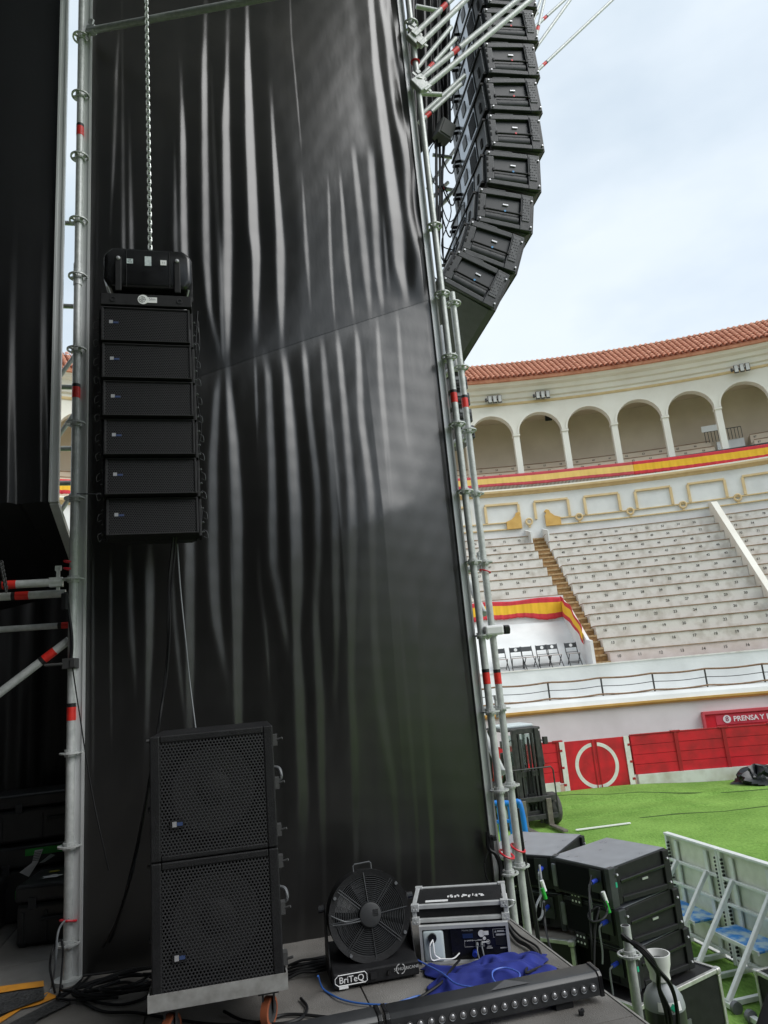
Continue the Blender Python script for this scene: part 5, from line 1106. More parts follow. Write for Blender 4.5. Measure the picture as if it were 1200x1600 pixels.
# ================================================================== big hanging line array
TPA=-1.023
QUADS=[((757,63),(838,68)),((757,118),(840,122)),((762,176),(845,178)),((765,232),(845,240)),((757,290),(835,303)),((740,350),(820,367)),((721,391),(795,428)),((691,436),(762,486))]
SEAM=[(on_t(*a,TPA),on_t(*b,TPA)) for a,b in QUADS]
for k in range(3):
    (r0,f0),(r1,f1)=SEAM[0],SEAM[1]; SEAM.insert(0,((r0[0]+0.05,r0[1]+0.46),(f0[0]+0.05,f0[1]+0.46)))
PD,PWD=0.60,1.24; HF,HRr=0.225,0.205
M_link=mat('link_plate',(0.075,0.077,0.082),0.5,0.2); M_hole=mat('hole_black',(0.006,0.006,0.007),0.8)
def pa_cab(dot):
    t=thing('line_array_speaker','','loudspeaker',group='big hanging line array')
    xb,xf=-PD/2,PD/2
    body=[(xb+0.05,-HRr+0.012),(xf-0.05,-HF+0.006),(xf,-HF+0.03),(xf,HF-0.03),(xf-0.05,HF-0.006),(xb+0.05,HRr-0.012),(xb,HRr-0.05),(xb,-HRr+0.05)]
    g=MB(); g.prism(body,0.03,PWD-0.03); g.build('cabinet',M_pa,t,bevel=0.004,seg=1)
    g=MB(); g.box((xf+0.006,PWD/2,0),(0.016,PWD-0.07,2*HF-0.07)); g.build('grille',M_paund,t)
    sp=MB()                                            # side plate: a frame round a sunken panel
    sp.add([],[])
    def slab(x0,x1,z0l,z0r,z1l,z1r,y0=-0.012,y1=0.03): sp.add([(x0,y0,z0l),(x1,y0,z0r),(x1,y1,z0r),(x0,y1,z0l),(x0,y0,z1l),(x1,y0,z1r),(x1,y1,z1r),(x0,y1,z1l)],[(3,2,1,0),(4,5,6,7),(0,1,5,4),(1,2,6,5),(2,3,7,6),(3,0,4,7)])
    slab(xb+0.02,xf-0.14,HRr-0.075,HF-0.075,HRr-0.012,HF-0.02)
    slab(xb+0.10,xb+0.30,HRr-0.014,HRr-0.010,HRr+0.002,HRr+0.006)
    slab(xb+0.02,xf-0.14,-HRr+0.012,-HF+0.02,-HRr+0.065,-HF+0.070)
    slab(xb+0.02,xb+0.10,-HRr+0.065,-HRr+0.065,HRr-0.075,HRr-0.075)
    slab(xf-0.14,xf-0.012,-HF+0.02,-HF+0.02,HF-0.02,HF-0.02)
    side=sp.build('side_plate',M_pa,t,bevel=0.006)
    g=MB(); g.box((0.0,0.028,0.0),(PD-0.22,0.02,2*HRr-0.14)); g.build('recess_panel',M_pad,side)
    g=MB(); g.cyl((xb+0.085,-0.006,-0.030),(xf-0.125,-0.006,-0.030),0.011,12); hn=g.build('handle_bar',M_black,t,smooth=True)
    for x in (xb+0.095,xf-0.135):
        g=MB(); g.box((x,-0.008,-0.030),(0.022,0.028,0.036)); g.build('handle_bracket',M_black,hn,bevel=0.004)
    g=MB(); n=10; vs=[]
    for x in (xb+0.105,xf-0.15):
        for i in range(n+1): a=math.pi*i/n; vs.append((x,0.02-0.022*math.sin(a),-0.088+0.045*math.cos(a)))
    g.add(vs,[(i,i+1,n+2+i,n+1+i) for i in range(n)]+[tuple(range(n,-1,-1)),tuple(range(n+1,2*n+2))]); g.build('grip_pocket',M_pa,t,smooth=True)
    g=MB(); g.box((0.01,0.012,0.062),(0.055,0.012,0.014)); g.build('badge',M_silver,t)
    g=MB(); g.cyl((0.0,-0.016,-0.030),(0.0,-0.020,-0.030),0.011,12); g.build('dot_sticker',dot,hn)
    g=MB(); g.box((xf-0.085,-0.015,0.035),(0.080,0.008,0.28),Matrix.Rotation(0.0,3,'Y')); lk=g.build('link_plate',M_link,t,bevel=0.004)
    g=MB()
    for i in range(4):
        for j in range(8):
            if (i+j)%5==4: continue
            g.cyl((xf-0.113+i*0.019,-0.0195,-0.075+j*0.031),(xf-0.113+i*0.019,-0.0205,-0.075+j*0.031),0.0058,8)
    stuff(g.build('pin_holes',M_hole,lk))
    for (x,z) in ((xb+0.05,HRr-0.045),(xb+0.05,-HRr+0.04),(xf-0.03,-HF+0.06),(xf-0.03,HF-0.09)):
        g=MB(); g.cyl((x,-0.012,z),(x,-0.028,z),0.009,10); g.build('pin',M_silver,t)
    for z in (-0.05,0.02,0.09):
        g=MB(); g.box((xb+0.035,-0.013,z),(0.016,0.006,0.035)); g.build('slot',M_hole,side)
    # rear: lips, grey end panels, bright amplifier plate
    g=MB(); g.box((xb+0.0,PWD/2,HRr-0.045),(0.05,PWD-0.06,0.022)); g.build('rear_lip',M_black,t); g=MB(); g.box((xb+0.0,PWD/2,-HRr+0.045),(0.05,PWD-0.06,0.022)); g.build('rear_lip',M_black,t)
    for y in (0.16,PWD-0.16):
        g=MB(); g.box((xb-0.004,y,0),(0.014,0.25,2*HRr-0.14)); e=g.build('end_panel',M_panel,t)
        g=MB(); g.box((xb-0.014,y,-0.03),(0.01,0.05,0.10)); g.build('slot',M_hole,e)
    g=MB(); g.box((xb-0.006,PWD/2,0),(0.018,0.60,2*HRr-0.12)); am=g.build('amplifier_plate',M_heat,t)
    g=MB()
    for i in range(9): g.box((xb-0.018,PWD/2-0.27+i*0.022,0.0),(0.012,0.006,0.2))
    g.box((xb-0.018,PWD/2+0.10,0.02),(0.01,0.12,0.13)); stuff(g.build('cooling_fins',M_pad,am))
    for y in (PWD-0.30,PWD-0.22):
        g=MB(); g.cyl((xb-0.01,y,-0.03),(xb-0.085,y,-0.045),0.018,10); g.build('plug',M_cable,am)
    return t
names=['topmost','second','third','fourth','fifth','sixth','seventh','eighth','ninth','lowest']
protos={}
for i in range(len(SEAM)-1):
    (r0,f0),(r1,f1)=SEAM[i],SEAM[i+1]; dot='r' if i<6 else 'b'
    if dot not in protos: c=protos[dot]=pa_cab(M_dotr if dot=='r' else M_dotb)
    else: c=copy_tree(protos[dot])
    uc=(r0[0]+f0[0]+r1[0]+f1[0])/4; zc=(r0[1]+f0[1]+r1[1]+f1[1])/4
    tl=(math.atan2(r0[1]-f0[1],f0[0]-r0[0])+math.atan2(r1[1]-f1[1],f1[0]-r1[0]))/2
    if i==len(SEAM)-2: tl=R(27)
    c.location=S(uc,TPA,zc); c.rotation_euler=(0,tl+R(3),A14-0.06); k=min(1.0,((f0[1]-f1[1])**2+(f0[0]-f1[0])**2)**0.5/(2*HF)+0.02)
    c['label']=f'charcoal line array cabinet, {["topmost","second from the top","third from the top","fourth from the top","fifth from the top","sixth from the top","seventh from the top","eighth from the top","second from the bottom","lowest"][i]} in the big curved hang'
    bpy.context.view_layer.update()
    # each cabinet's own supply lead from the trunk of cables
    a=c.matrix_world@Vector((-PD/2-0.08,PWD-0.30,-0.045)); tr=T(690-0.0*i,max(-20,60+i*46),-1.5)
    if i>1: cable('supply_lead',f'thin black supply lead to the {["","","third","fourth","fifth","sixth","seventh","eighth","ninth","tenth"][i]} cabinet of the big hang, counted from the top',[tr,tr.lerp(a,0.35)+Vector((0,0,-0.16)),tr.lerp(a,0.7)+Vector((0,0,-0.16)),a],0.008,cat='cable')
# trunk of cables beside it
for k in range(5):
    pts=[]
    for i in range(10):
        y=-30+i*48; x=(689+0.4*k*3-(4 if y<150 else 0)+2.5*math.sin(i*0.9+k*1.3)-(0.028*max(0,y-180))+ (k-2)*1.6)
        pts.append(T(x,y,-1.5-0.03*k))
    cable('trunk_cable',('thickest black cable of the trunk beside the big hang','second black cable of the trunk beside the big hang','black trunk cable nearest the hanging cabinets','black trunk cable nearest the scaffold tower','hindmost black cable of the trunk')[k],pts,0.016-0.002*k)
p=T(694,206,-1.45); g=MB(); g.box((0,0,0),(0.17,0.14,0.2)); g.box((0,-0.075,0),(0.13,0.012,0.16)); o=g.build('junction_box',mat('box_grey',(0.09,0.09,0.09),0.6),bevel=0.01); o.location=p; o.rotation_euler=(0.2,0.35,0.5); tag(o,'grey junction box hanging on the trunk of cables','box')
for k,(a,b,c,d) in enumerate((((684,215),(670,240),(678,285),(700,300)),((690,330),(686,390),(700,415),(712,412)),((690,280),(705,330),(690,380),(712,392)),((672,395),(668,420),(690,440),(700,420)),((684,300),(700,345),(715,335),(722,320)))):
    cable('loose_cable',('thin cable looping below the junction box','thin cable sagging beside the lowest cabinets','thin cable crossing the bright gap by the big hang','thin cable coiled by the foot of the big hang','thin cable arching towards the middle cabinets')[k],[T(*q_,-1.6) for q_ in (a,b,c,d)],0.006)
# second hang glimpsed between the posts
for k in range(6):
    c=T(700+k*3.6,560+k*25,-3.2); t=thing('line_array_speaker',f'dark louvred line array cabinet glimpsed between the right posts, {["topmost","second","third","fourth","fifth","lowest"][k]} of six','loudspeaker',c,(0,0,A14),'distant side hang')
    g=MB(); g.box((0,0,0),(0.22,0.5,0.165)); g.build('cabinet',M_pa,t,bevel=0.012); g=MB(); g.box((0,-0.255,-0.03),(0.18,0.02,0.03)); g.build('handle_bar',M_hole,t); g=MB(); g.box((0.02,-0.252,0.045),(0.14,0.02,0.035)); g.build('side_plate',M_panel,t)
# ================================================================== cabinets stacked on the ground
def gcab(lx,ly,h,hr):
    t=thing('line_array_speaker','','loudspeaker',group='stacked line array cabinets')
    x0,x1=-lx/2,lx/2
    g=MB(); b4=[(x0,-ly/2,(h-hr)/2),(x1,-ly/2,0),(x1,ly/2,0),(x0,ly/2,(h-hr)/2)]; t4=[(x0,-ly/2,(h+hr)/2),(x1,-ly/2,h),(x1,ly/2,h),(x0,ly/2,(h+hr)/2)]
    g.hexa([Vector(p) for p in b4],[Vector(p) for p in t4]); body=g.build('cabinet',M_cab,t,bevel=0.008)
    g=MB(); a=0.012; g.hexa([(x0+a,-ly/2+a,(h+hr)/2+0.002),(x1-a,-ly/2+a,h+0.002),(x1-a,ly/2-a,h+0.002),(x0+a,ly/2-a,(h+hr)/2+0.002)],[(x0+a,-ly/2+a,(h+hr)/2+0.006),(x1-a,-ly/2+a,h+0.006),(x1-a,ly/2-a,h+0.006),(x0+a,ly/2-a,(h+hr)/2+0.006)]); tp=g.build('top_panel',M_topsky,t)  # thin sheet carrying the painted sky sheen
    g=MB(); g.box((x1-0.22,0.02,h+0.007-0.03),(0.05,0.02,0.02)); g.build('slot',M_hole,tp)
    sp=MB()
    for s in (-1,):
        y=s*(ly/2+0.010)
        sp.box((x1-0.045,y,h/2),(0.085,0.035,h-0.01)); sp.box((x0+0.055,y,h/2),(0.11,0.035,hr)); sp.box((0.02,y,0.035+0.01),(lx-0.2,0.03,0.045),Matrix.Rotation(math.atan2((h-hr)/2,lx),3,'Y'))
    rg=sp.build('rigging_frame',M_black,t,bevel=0.006)
    g=MB(); g.box((0.02,-ly/2-0.012,h*0.60),(lx-0.20,0.028,0.026),Matrix.Rotation(-0.02,3,'Y')); g.build('handle_bar',M_blackg,t,bevel=0.006)
    g=MB(); g.box((0.05,-ly/2-0.006,h*0.46),(0.075,0.008,0.017)); g.build('badge',M_silver,t)
    g=MB(); g.box((x0+0.05,-ly/2-0.030,h*0.55),(0.022,0.004,0.04)); g.build('green_sticker',M_dotg,t)
    g=MB()
    for zz in(0.06,0.26): g.cyl((x1-0.05,-ly/2-0.02,zz),(x1-0.05,-ly/2-0.045,zz+0.01),0.010,8)
    g.cyl((x0+0.06,-ly/2-0.02,h-0.08),(x0+0.06,-ly/2-0.05,h-0.07),0.010,8); g.build('pin',M_silver,t)
    # rear face: black plate, handle pocket, socket panel, blue plug
    g=MB(); g.box((x0-0.004,0.03,h/2),(0.012,ly-0.22,hr-0.05)); g.build('rear_plate',M_foam,t)
    for y,mm in ((ly/2-0.05,M_panel),):
        g=MB(); g.box((x0-0.012,y,h/2),(0.022,0.05,hr-0.09)); g.build('rear_handle',mm,t,bevel=0.008)
    g=MB(); g.box((x0-0.008,-ly/2+0.14,h/2+0.03),(0.014,0.13,hr-0.10)); sk=g.build('socket_panel',M_pad,t)
    g=MB(); g.cyl((x0-0.015,-ly/2+0.13,h*0.62),(x0-0.08,-ly/2+0.13,h*0.60),0.018,10); g.build('blue_plug',M_blue,sk,smooth=True)
    g=MB(); g.tube(spline([(x0-0.08,-ly/2+0.13,h*0.60),(x0-0.12,-ly/2+0.13,h*0.5),(x0-0.11,-ly/2+0.14,0.0),(x0-0.12,-ly/2+0.15,-0.10)],5),0.008,6); g.build('lead',M_gcable,sk,smooth=True)
    g=MB(); g.box((x0+0.02,-ly/2-0.004,h/2),(0.09,0.05,hr+0.03),Matrix.Rotation(0.0,3,'Z')); g.build('rear_bracket',M_pa,t,bevel=0.008)
    return t
GH=0.340
def gstack(F_,ang,lx,ly,n,ztop,drift,labels,tilt):
    ax=Vector((math.cos(ang),math.sin(ang),0)); ay=Vector((-math.sin(ang),math.cos(ang),0))
    c0=Vector((F_[0],F_[1],0))+ax*lx/2+ay*ly/2
    pr=None
    for k in range(n):
        c=gcab(lx,ly,GH,GH-0.055) if pr is None else copy_tree(pr)
        pr=pr or c
        c.location=c0+ax*(drift*k)+Vector((0,0,ztop-GH*(k+1))); c.rotation_euler=(0,tilt*(k),ang); c['label']=labels[k]
    return c0,ax,ay
cR,axR,ayR=gstack((1.66,6.74),R(33),0.80,0.70,3,1.76,0.055,['black line array cabinet on top of the nearer ground stack, pale top showing','black line array cabinet in the middle of the three stacked on the ground','black line array cabinet at the bottom of the stack of three'],0.0)
cL,axL,ayL=gstack((1.32,7.32),R(57),0.80,0.75,2,1.76,0.03,['black line array cabinet on top of the stack behind the right scaffold posts','black line array cabinet resting on a pale flight case behind the right posts'],0.0)
def flight_case(name,label,c,ang,lx,ly,z0,z1,top=None,m=None,wheels=True):
    t=thing(name,label,'flight case',(c[0],c[1],z0),(0,0,ang)); h=z1-z0
    g=MB(); g.box((0,0,h/2),(lx-0.02,ly-0.02,h-0.02)); g.build('box',m or M_black,t)
    if top: g=MB(); g.box((0,0,h-0.004),(lx-0.05,ly-0.05,0.008)); g.build('lid_top',top,t)
    fr=MB(); e=0.035
    for zz in (0.02,h-0.014):
        for s in(-1,1): fr.box((0,s*(ly/2-e/2+0.004),zz),(lx-0.08,e,0.034)); fr.box((s*(lx/2-e/2+0.004),0,zz),(e,ly-0.08,0.034))
    for sx in(-1,1):
        for sy in(-1,1): fr.box((sx*(lx/2-e/2+0.004),sy*(ly/2-e/2+0.004),h/2),(e,e,h-0.1))
    fr.build('edge_profile',M_alu_d,t,bevel=0.003,seg=1)
    for sx in(-1,1):
        for sy in(-1,1):
            for zz in (0.02,h-0.018):
                g=MB(); g.box((sx*(lx/2-0.018),sy*(ly/2-0.018),zz),(0.066,0.066,0.06)); g.build('ball_corner',M_alu_d,t,bevel=0.02,seg=3)
    g=MB(); g.box((0,-ly/2-0.002,h*0.55),(0.14,0.012,0.12)); g.build('handle_plate',M_panel,t); g=MB(); g.box((-lx/2-0.002,0,h*0.55),(0.012,0.14,0.12)); g.build('handle_plate',M_panel,t)
    return t
M_ply=mat('worn_ply_top',(0.34,0.31,0.27),0.7,c2=(0.24,0.21,0.18),scale=8)
flight_case('flight_case','low black flight case dolly carrying the stack of three cabinets',cR+axR*0.12,R(33),1.12,0.98,0.02,0.725)
flight_case('flight_case','pale topped flight case under the two cabinets behind the posts',cL+axL*0.0,R(57),1.05,1.0,0.02,1.06,M_ply)
p=at_z(1186,1535,0.45); flight_case('flight_case','small black flight case by the barricade foot at the right edge',(p.x+0.52,p.y+0.20),R(14),0.7,0.5,0.0,0.42)
# links with bright holes between stacked cabinets
for (c,ax,ay,n,tag_) in ((cR,axR,ayR,2,'three'),(cL,axL,ayL,1,'two')):
    for k in range(n):
        t=thing('rigging_link',f'black drilled link plate between cabinets of the stack of {tag_}'+(', upper gap' if n>1 and k==0 else (', lower gap' if n>1 else '')),'link plate',c-ax*0.35+ay*0.12+Vector((0,0,1.76-GH*(k+1)-0.01)),(0,0,math.atan2(ax.y,ax.x)))
        g=MB(); g.box((0,0,0),(0.02,0.13,0.12)); g.build('plate',M_black,t,bevel=0.004)
        g=MB()
        for i in range(3):
            for j in range(2): g.cyl((-0.011,-0.04+i*0.04,-0.025+j*0.05),(-0.0125,-0.04+i*0.04,-0.025+j*0.05),0.010,8)
        stuff(g.build('pin_holes',M_white,t))
def Wd(px,py,Y): return at_y(px,py,Y)
cable('jumper_cable','black jumper with white and green sleeves on the stack behind the posts',[Wd(843,1352,7.1),Wd(846,1375,7.0),Wd(848,1392,7.0),Wd(838,1415,6.9),Wd(837,1436,6.9),Wd(846,1433,6.9),Wd(850,1408,7.0)],0.011,M_gcable)
cable('jumper_cable','black jumper hanging in front of the pale topped flight case',[Wd(850,1410,6.95),Wd(851,1440,6.9),Wd(858,1475,6.7),Wd(868,1500,6.6)],0.011)
for k,(px,py,Y,m_) in enumerate(((849,1384,6.98,M_white),(850,1396,6.97,M_green),(945,1402,6.72,M_white),(949,1417,6.7,M_green))):
    g=MB(); d=Vector((0.02,0,-0.09)) ; a=Wd(px,py,Y); g.cyl(a-d*0.5,a+d*0.5,0.017,10); tag(g.build('cable_sleeve',m_,smooth=True),('white cable sleeve on the left stack','green cable sleeve on the left stack','white cable sleeve on the stack of three','green cable sleeve on the stack of three')[k],'cable sleeve')
cable('jumper_cable','black looped jumper at the middle of the stack of three',[Wd(938,1395,6.7),Wd(949,1420,6.65),Wd(942,1436,6.6),Wd(925,1440,6.6),Wd(920,1428,6.65),Wd(936,1418,6.65),Wd(930,1450,6.6),Wd(928,1520,6.5)],0.010)
cable('jumper_cable','black cable dropping down the rear of the stack of three',[Wd(924,1368,6.85),Wd(921,1400,6.7),Wd(923,1450,6.6),Wd(926,1500,6.55)],0.009)
# ================================================================== crowd barricades
M_mesh=mat('barrier_sheet',(0.80,0.83,0.70),0.5,0.0,(0.66,0.69,0.56),7,5,bump=0.35,bscale=150)
M_tread=mat('tread_plate',(0.66,0.66,0.66),0.5,0.4,(0.5,0.5,0.5),30); M_bluep=mat('worn_blue_paint',(0.02,0.22,0.62),0.5,c2=(0.42,0.55,0.62),scale=7,detail=7,lo=0.45,hi=0.6)
bd_dir=Vector((SN,-CS,0)); b0=at_z(1040,1303,1.22)
def barricade(i,label):
    t=thing('crowd_barricade',label,'barricade',(b0.x,b0.y,0)); t.location=Vector((b0.x,b0.y,0))+bd_dir*(1.03*i); t.rotation_euler=(0,0,math.atan2(bd_dir.y,bd_dir.x)); t['group']='crowd barricades before the stage'
    Lb=1.02; Hb=1.22        # local x along the line, -y towards the stage side
    s_=-1
    for x in (0.02,Lb-0.02):
        g=MB(); g.box((x,0,Hb/2),(0.045,0.05,Hb)); up_=g.build('upright',M_alu_w,t,bevel=0.004,seg=1)
        g=MB()
        for k in range(26): g.box((x+(0.03 if x<0.5 else -0.03),s_*0.02,0.08+k*0.042),(0.016,0.03,0.022))
        stuff(g.build('perforation',M_pad,up_))
    g=MB(); g.box((Lb/2,0,Hb+0.012),(Lb,0.075,0.03)); g.build('top_rail',M_alu_w,t,bevel=0.006)
    for zz in (0.93,0.66,0.33,0.10):
        g=MB(); g.box((Lb/2,s_*0.02,zz),(Lb-0.09,0.035,0.035)); g.build('cross_rail',M_alu_w,t,bevel=0.004,seg=1)
    g=MB(); g.box((Lb/2,0.022,Hb/2+0.02),(Lb-0.08,0.006,Hb-0.06)); g.build('sheet',M_mesh,t)
    for x in (0.2,0.78):
        g=MB(); g.box((x,s_*0.005,0.6),(0.06,0.02,1.15)); g.build('stiffener',M_alu_w,t)
    FT=0.78
    for x in (0.22,0.80):
        g=MB(); a=Vector((x,s_*0.04,0.95)); b=Vector((x+0.02,s_*FT,0.07)); d=(b-a); q_=d.to_track_quat('Z','Y').to_matrix(); g.box((a+b)/2,(0.045,0.045,d.length),q_); g.build('strut',M_alu_w,t,bevel=0.004,seg=1)
        g=MB(); g.box((x,s_*FT/2,0.045),(0.05,FT,0.045)); g.build('foot_beam',M_alu_w,t)
    g=MB(); g.box((0.51,s_*FT,0.05),(0.78,0.06,0.05)); g.build('foot_bar',M_alu_w,t,bevel=0.004,seg=1)
    for x in (0.10,0.93):
        g=MB(); g.cyl((x-0.02,s_*(FT+0.0),0.06),(x+0.025,s_*(FT+0.0),0.06),0.058,18); g.build('wheel',M_panel,t,smooth=True)
    g=MB(); g.box((0.50,s_*0.20,0.46),(0.74,0.34,0.025)); stp=g.build('step_plate',M_bluep,t,bevel=0.004,seg=1)
    g=MB(); g.box((0.50,s_*0.375,0.455),(0.76,0.02,0.035)); g.build('step_edge',M_alu_w,stp)
    g=MB(); g.box((Lb/2,0.42,0.012),(Lb-0.02,0.80,0.012)); g.build('tread_plate',M_tread,t)
    return t
barricade(0,'aluminium crowd barricade with worn blue step, the farther one'); barricade(1,'aluminium crowd barricade with worn blue step, middle of the row'); barricade(2,'aluminium crowd barricade cut off by the right edge of the photo')
# ================================================================== gas cylinder, stub post, dark case
cy=thing('gas_cylinder','grey gas cylinder with white cap beside the stage edge','gas cylinder',(0.292*4.2,4.2,0.0))
M_cylg=mat('cylinder_grey',(0.30,0.32,0.33),0.45,c2=(0.22,0.24,0.25),scale=6); zs_=1.85
rc=0.102
g=MB(); g.lathe([(0,0.0),(rc,0.0),(rc,zs_-0.115)],32); g.build('lower_body',mat('cylinder_dark',(0.02,0.02,0.022),0.4,c2=(0.05,0.05,0.055),scale=6),cy,smooth=True)
g=MB(); g.lathe([(rc+0.001,zs_-0.117),(rc+0.001,zs_-0.105),(rc*0.94,zs_-0.07),(rc*0.74,zs_-0.035),(rc*0.46,zs_-0.015),(rc*0.40,zs_)],32); g.build('shoulder',M_cylg,cy,smooth=True)
g=MB(); g.lathe([(0.040,zs_),(0.052,zs_+0.01),(0.05,zs_+0.04),(0.062,zs_+0.08),(0.068,zs_+0.13),(0.062,zs_+0.13),(0.056,zs_+0.08),(0.045,zs_+0.04)],28); g.build('valve_cap',mat('cap_white',(0.7,0.7,0.68),0.45),cy,smooth=True)
g=MB(); g.cyl((0,0,zs_),(0,0,zs_+0.11),0.02,10); g.build('valve',M_iron,cy)
lbm=MB(); n=10; vs=[]
for i in range(n+1):
    a=R(-125+i*7.0)
    for zz in (zs_-0.106,zs_-0.066): 
        rr=rc+0.003 if zz<zs_-0.10 else rc*0.93+0.003
        vs.append((rr*math.cos(a),rr*math.sin(a),zz))
lbm.add(vs,[(2*i,2*i+2,2*i+3,2*i+1) for i in range(n)]); lb=lbm.build('label',M_white,cy)
g=MB(); a=R(-82); g.box(((rc+0.002)*math.cos(a),(rc+0.002)*math.sin(a),zs_-0.087),(0.026,0.008,0.026),Euler((0,0.78,a+math.pi/2)).to_matrix()); g.build('hazard_diamond',M_dotg,lb)
for k in range(3):
    a0=Vector((0.261*4.08-0.03+0.02*k,4.08,3.5-0.352*4.08+0.02)); 
    cable('gas_hose',('black hose clipped to the stub post above the gas cylinder','second black hose looping over the gas cylinder','black hose falling down the front of the gas cylinder')[k],[at_y(972,1466,4.05)+Vector((0,0,0.01*k)),at_y(1000,1478+3*k,4.0),at_y(1018,1497+4*k,3.98),at_y(1028,1515+3*k,4.0),(at_y(1048,1540,4.02) if k<1 else at_y(1030,1545,4.02)),(at_y(1058,1580,4.05) if k<1 else at_y(1036+6*k,1590,4.04)),at_y(1060-20*(k>0),1650,4.05)],0.011)
sp_=thing('scaffold_stub','short galvanised scaffold post with one rosette beside the gas cylinder','scaffold',(0.2585*4.12,4.12,0))
g=MB(); zt_s=3.5-0.328*4.12; g.cyl((0,0,0),(0,0,zt_s),0.0242,16); g.build('scaffold_post',M_galv,sp_,smooth=True); inst(ROS,'rosette',sp_,Matrix.Translation((0,0,zt_s-0.135)))
g=MB(); g.cyl((0,0,zt_s+0.001),(0,0,zt_s+0.0015),0.019,14); g.build('bore',M_hole,sp_)
bc=thing('tall_case','black top corner of a tall case in the bottom right corner','case',(1.616,3.057,0.0),(0,0,R(55.7)))
g=MB(); g.box((0,0,1.10),(1.2,0.6,2.2)); g.build('shell',M_foam,bc,bevel=0.03,seg=3); g=MB(); g.box((0,0.304,1.2),(1.0,0.014,1.7)); g.build('side_panel',M_foam,bc); g=MB(); g.box((0,0.31,2.05),(0.14,0.02,0.05)); g.build('handle',M_panel,bc)
# ================================================================== forklift
fl=thing('forklift','black and grey forklift truck with lowered forks parked before the barrier','forklift',at_z(838,1290,0.0)+Vector((-0.18,0.35,0)),(0,0,R(12)))
M_flb=mat('forklift_black',(0.02,0.02,0.021),0.55,c2=(0.05,0.048,0.045),scale=9); M_flg=mat('fork_steel',(0.20,0.18,0.15),0.6,0.4,(0.12,0.1,0.085),9); M_flo=mat('forklift_red',(0.45,0.05,0.02),0.45)
M_glass=mat('windscreen',(0.6,0.75,0.70),0.08,trans=0.85); M_tyre=mat('tyre_rubber',(0.03,0.03,0.03),0.85,c2=(0.10,0.095,0.085),scale=7)
def bp_(name,m,par,items,bev=0.01):
    g=MB()
    for it in items: g.box(*it)
    return g.build(name,m,par,bevel=bev)
# local: -y forward (towards the forks), x to the right
for s in(-1,1):
    bp_('mast_rail',M_flb,fl,[((s*0.26,-0.62,1.10),(0.09,0.14,2.05)),((s*0.17,-0.60,1.08),(0.05,0.10,2.0))]) if False else None
    g=MB(); g.box((s*0.27,-0.62,1.10),(0.10,0.14,2.06)); g.build('mast_rail',M_flb,fl,bevel=0.01)
    g=MB(); g.box((s*0.16,-0.60,1.06),(0.045,0.10,1.95)); g.build('mast_rail',M_flb,fl,bevel=0.006)
    g=MB(); g.cyl((s*0.09,-0.55,0.25),(s*0.09,-0.55,1.9),0.03,10); g.build('lift_cylinder',M_panel,fl,smooth=True)
    g=MB(); g.box((s*0.30,-1.15,0.06),(0.12,0.75,0.045)); g.box((s*0.30,-0.80,0.33),(0.12,0.05,0.58)); g.build('fork',M_flg,fl,bevel=0.008)
    g=MB(); g.tube([(s*0.43,0.0,0.95),(s*0.44,-0.42,1.30),(s*0.44,-0.36,2.03)],0.04,8); g.build('cab_post',M_flb,fl); g=MB(); g.tube([(s*0.44,0.75,0.95),(s*0.44,0.60,2.06)],0.04,8); g.build('cab_post',M_flb,fl)
    for y,r_,wd in ((-0.42,0.34,0.22),(0.95,0.27,0.18)):
        g=MB(); g.lathe([(r_*0.55,-wd/2),(r_*0.92,-wd/2),(r_,-wd*0.32),(r_,wd*0.32),(r_*0.92,wd/2),(r_*0.55,wd/2)],26,(s*0.52,y,r_),(1,0,0),close=True); w_=g.build('wheel',M_tyre,fl,smooth=True)
        g=MB(); g.lathe([(0,-wd*0.30),(r_*0.56,-wd*0.36),(r_*0.56,wd*0.36),(0,wd*0.30)],20,(s*0.52,y,r_),(1,0,0)); g.build('rim',M_label,w_,smooth=True)
    g=MB(); g.box((s*0.52,-0.52,1.82),(0.10,0.10,0.16)); g.cyl((s*0.46,-0.50,1.82),(s*0.28,-0.50,1.90),0.015,6); lampo=g.build('work_lamp',M_flb,fl,bevel=0.03)
for zz in (0.30,1.15,2.08): bp_('mast_crossbar',M_flb,fl,[((0,-0.60,zz),(0.62,0.09,0.12))])
bp_('carriage',M_flb,fl,[((0,-0.74,0.62),(1.02,0.06,0.11)),((0,-0.74,0.24),(1.02,0.06,0.11)),((-0.2,-0.73,0.43),(0.06,0.05,0.3)),((0.2,-0.73,0.43),(0.06,0.05,0.3))])
g=MB(); g.tube([(-0.52,-0.76,0.30),(-0.52,-0.76,1.20),(-0.47,-0.76,1.27),(0.47,-0.76,1.27),(0.52,-0.76,1.20),(0.52,-0.76,0.30)],0.017,8)
g.build('load_guard',M_flb,fl,smooth=True)
bp_('hose_bundle',M_cable,fl,[((0.04,-0.67,1.2),(0.03,0.03,1.5)),((-0.04,-0.67,1.1),(0.025,0.03,1.4)),((0.0,-0.66,0.62),(0.2,0.05,0.22))],0.005)
bp_('body',M_flb,fl,[((0,0.45,0.55),(0.86,1.3,0.6)),((0,-0.25,0.80),(0.8,0.25,0.75))],0.05)
bp_('counterweight',M_flo,fl,[((0,1.15,0.62),(1.0,0.45,0.78))],0.08)
bp_('seat',M_flb,fl,[((0,0.35,0.95),(0.46,0.45,0.12)),((0,0.58,1.25),(0.44,0.12,0.55))],0.03)
g=MB(); g.torus((0,-0.05,1.28),(0,-0.6,1),0.17,0.015,20,6); g.cyl((0,-0.05,1.28),(0,-0.22,1.0),0.02,8); g.build('steering_wheel',M_flb,fl,smooth=True)
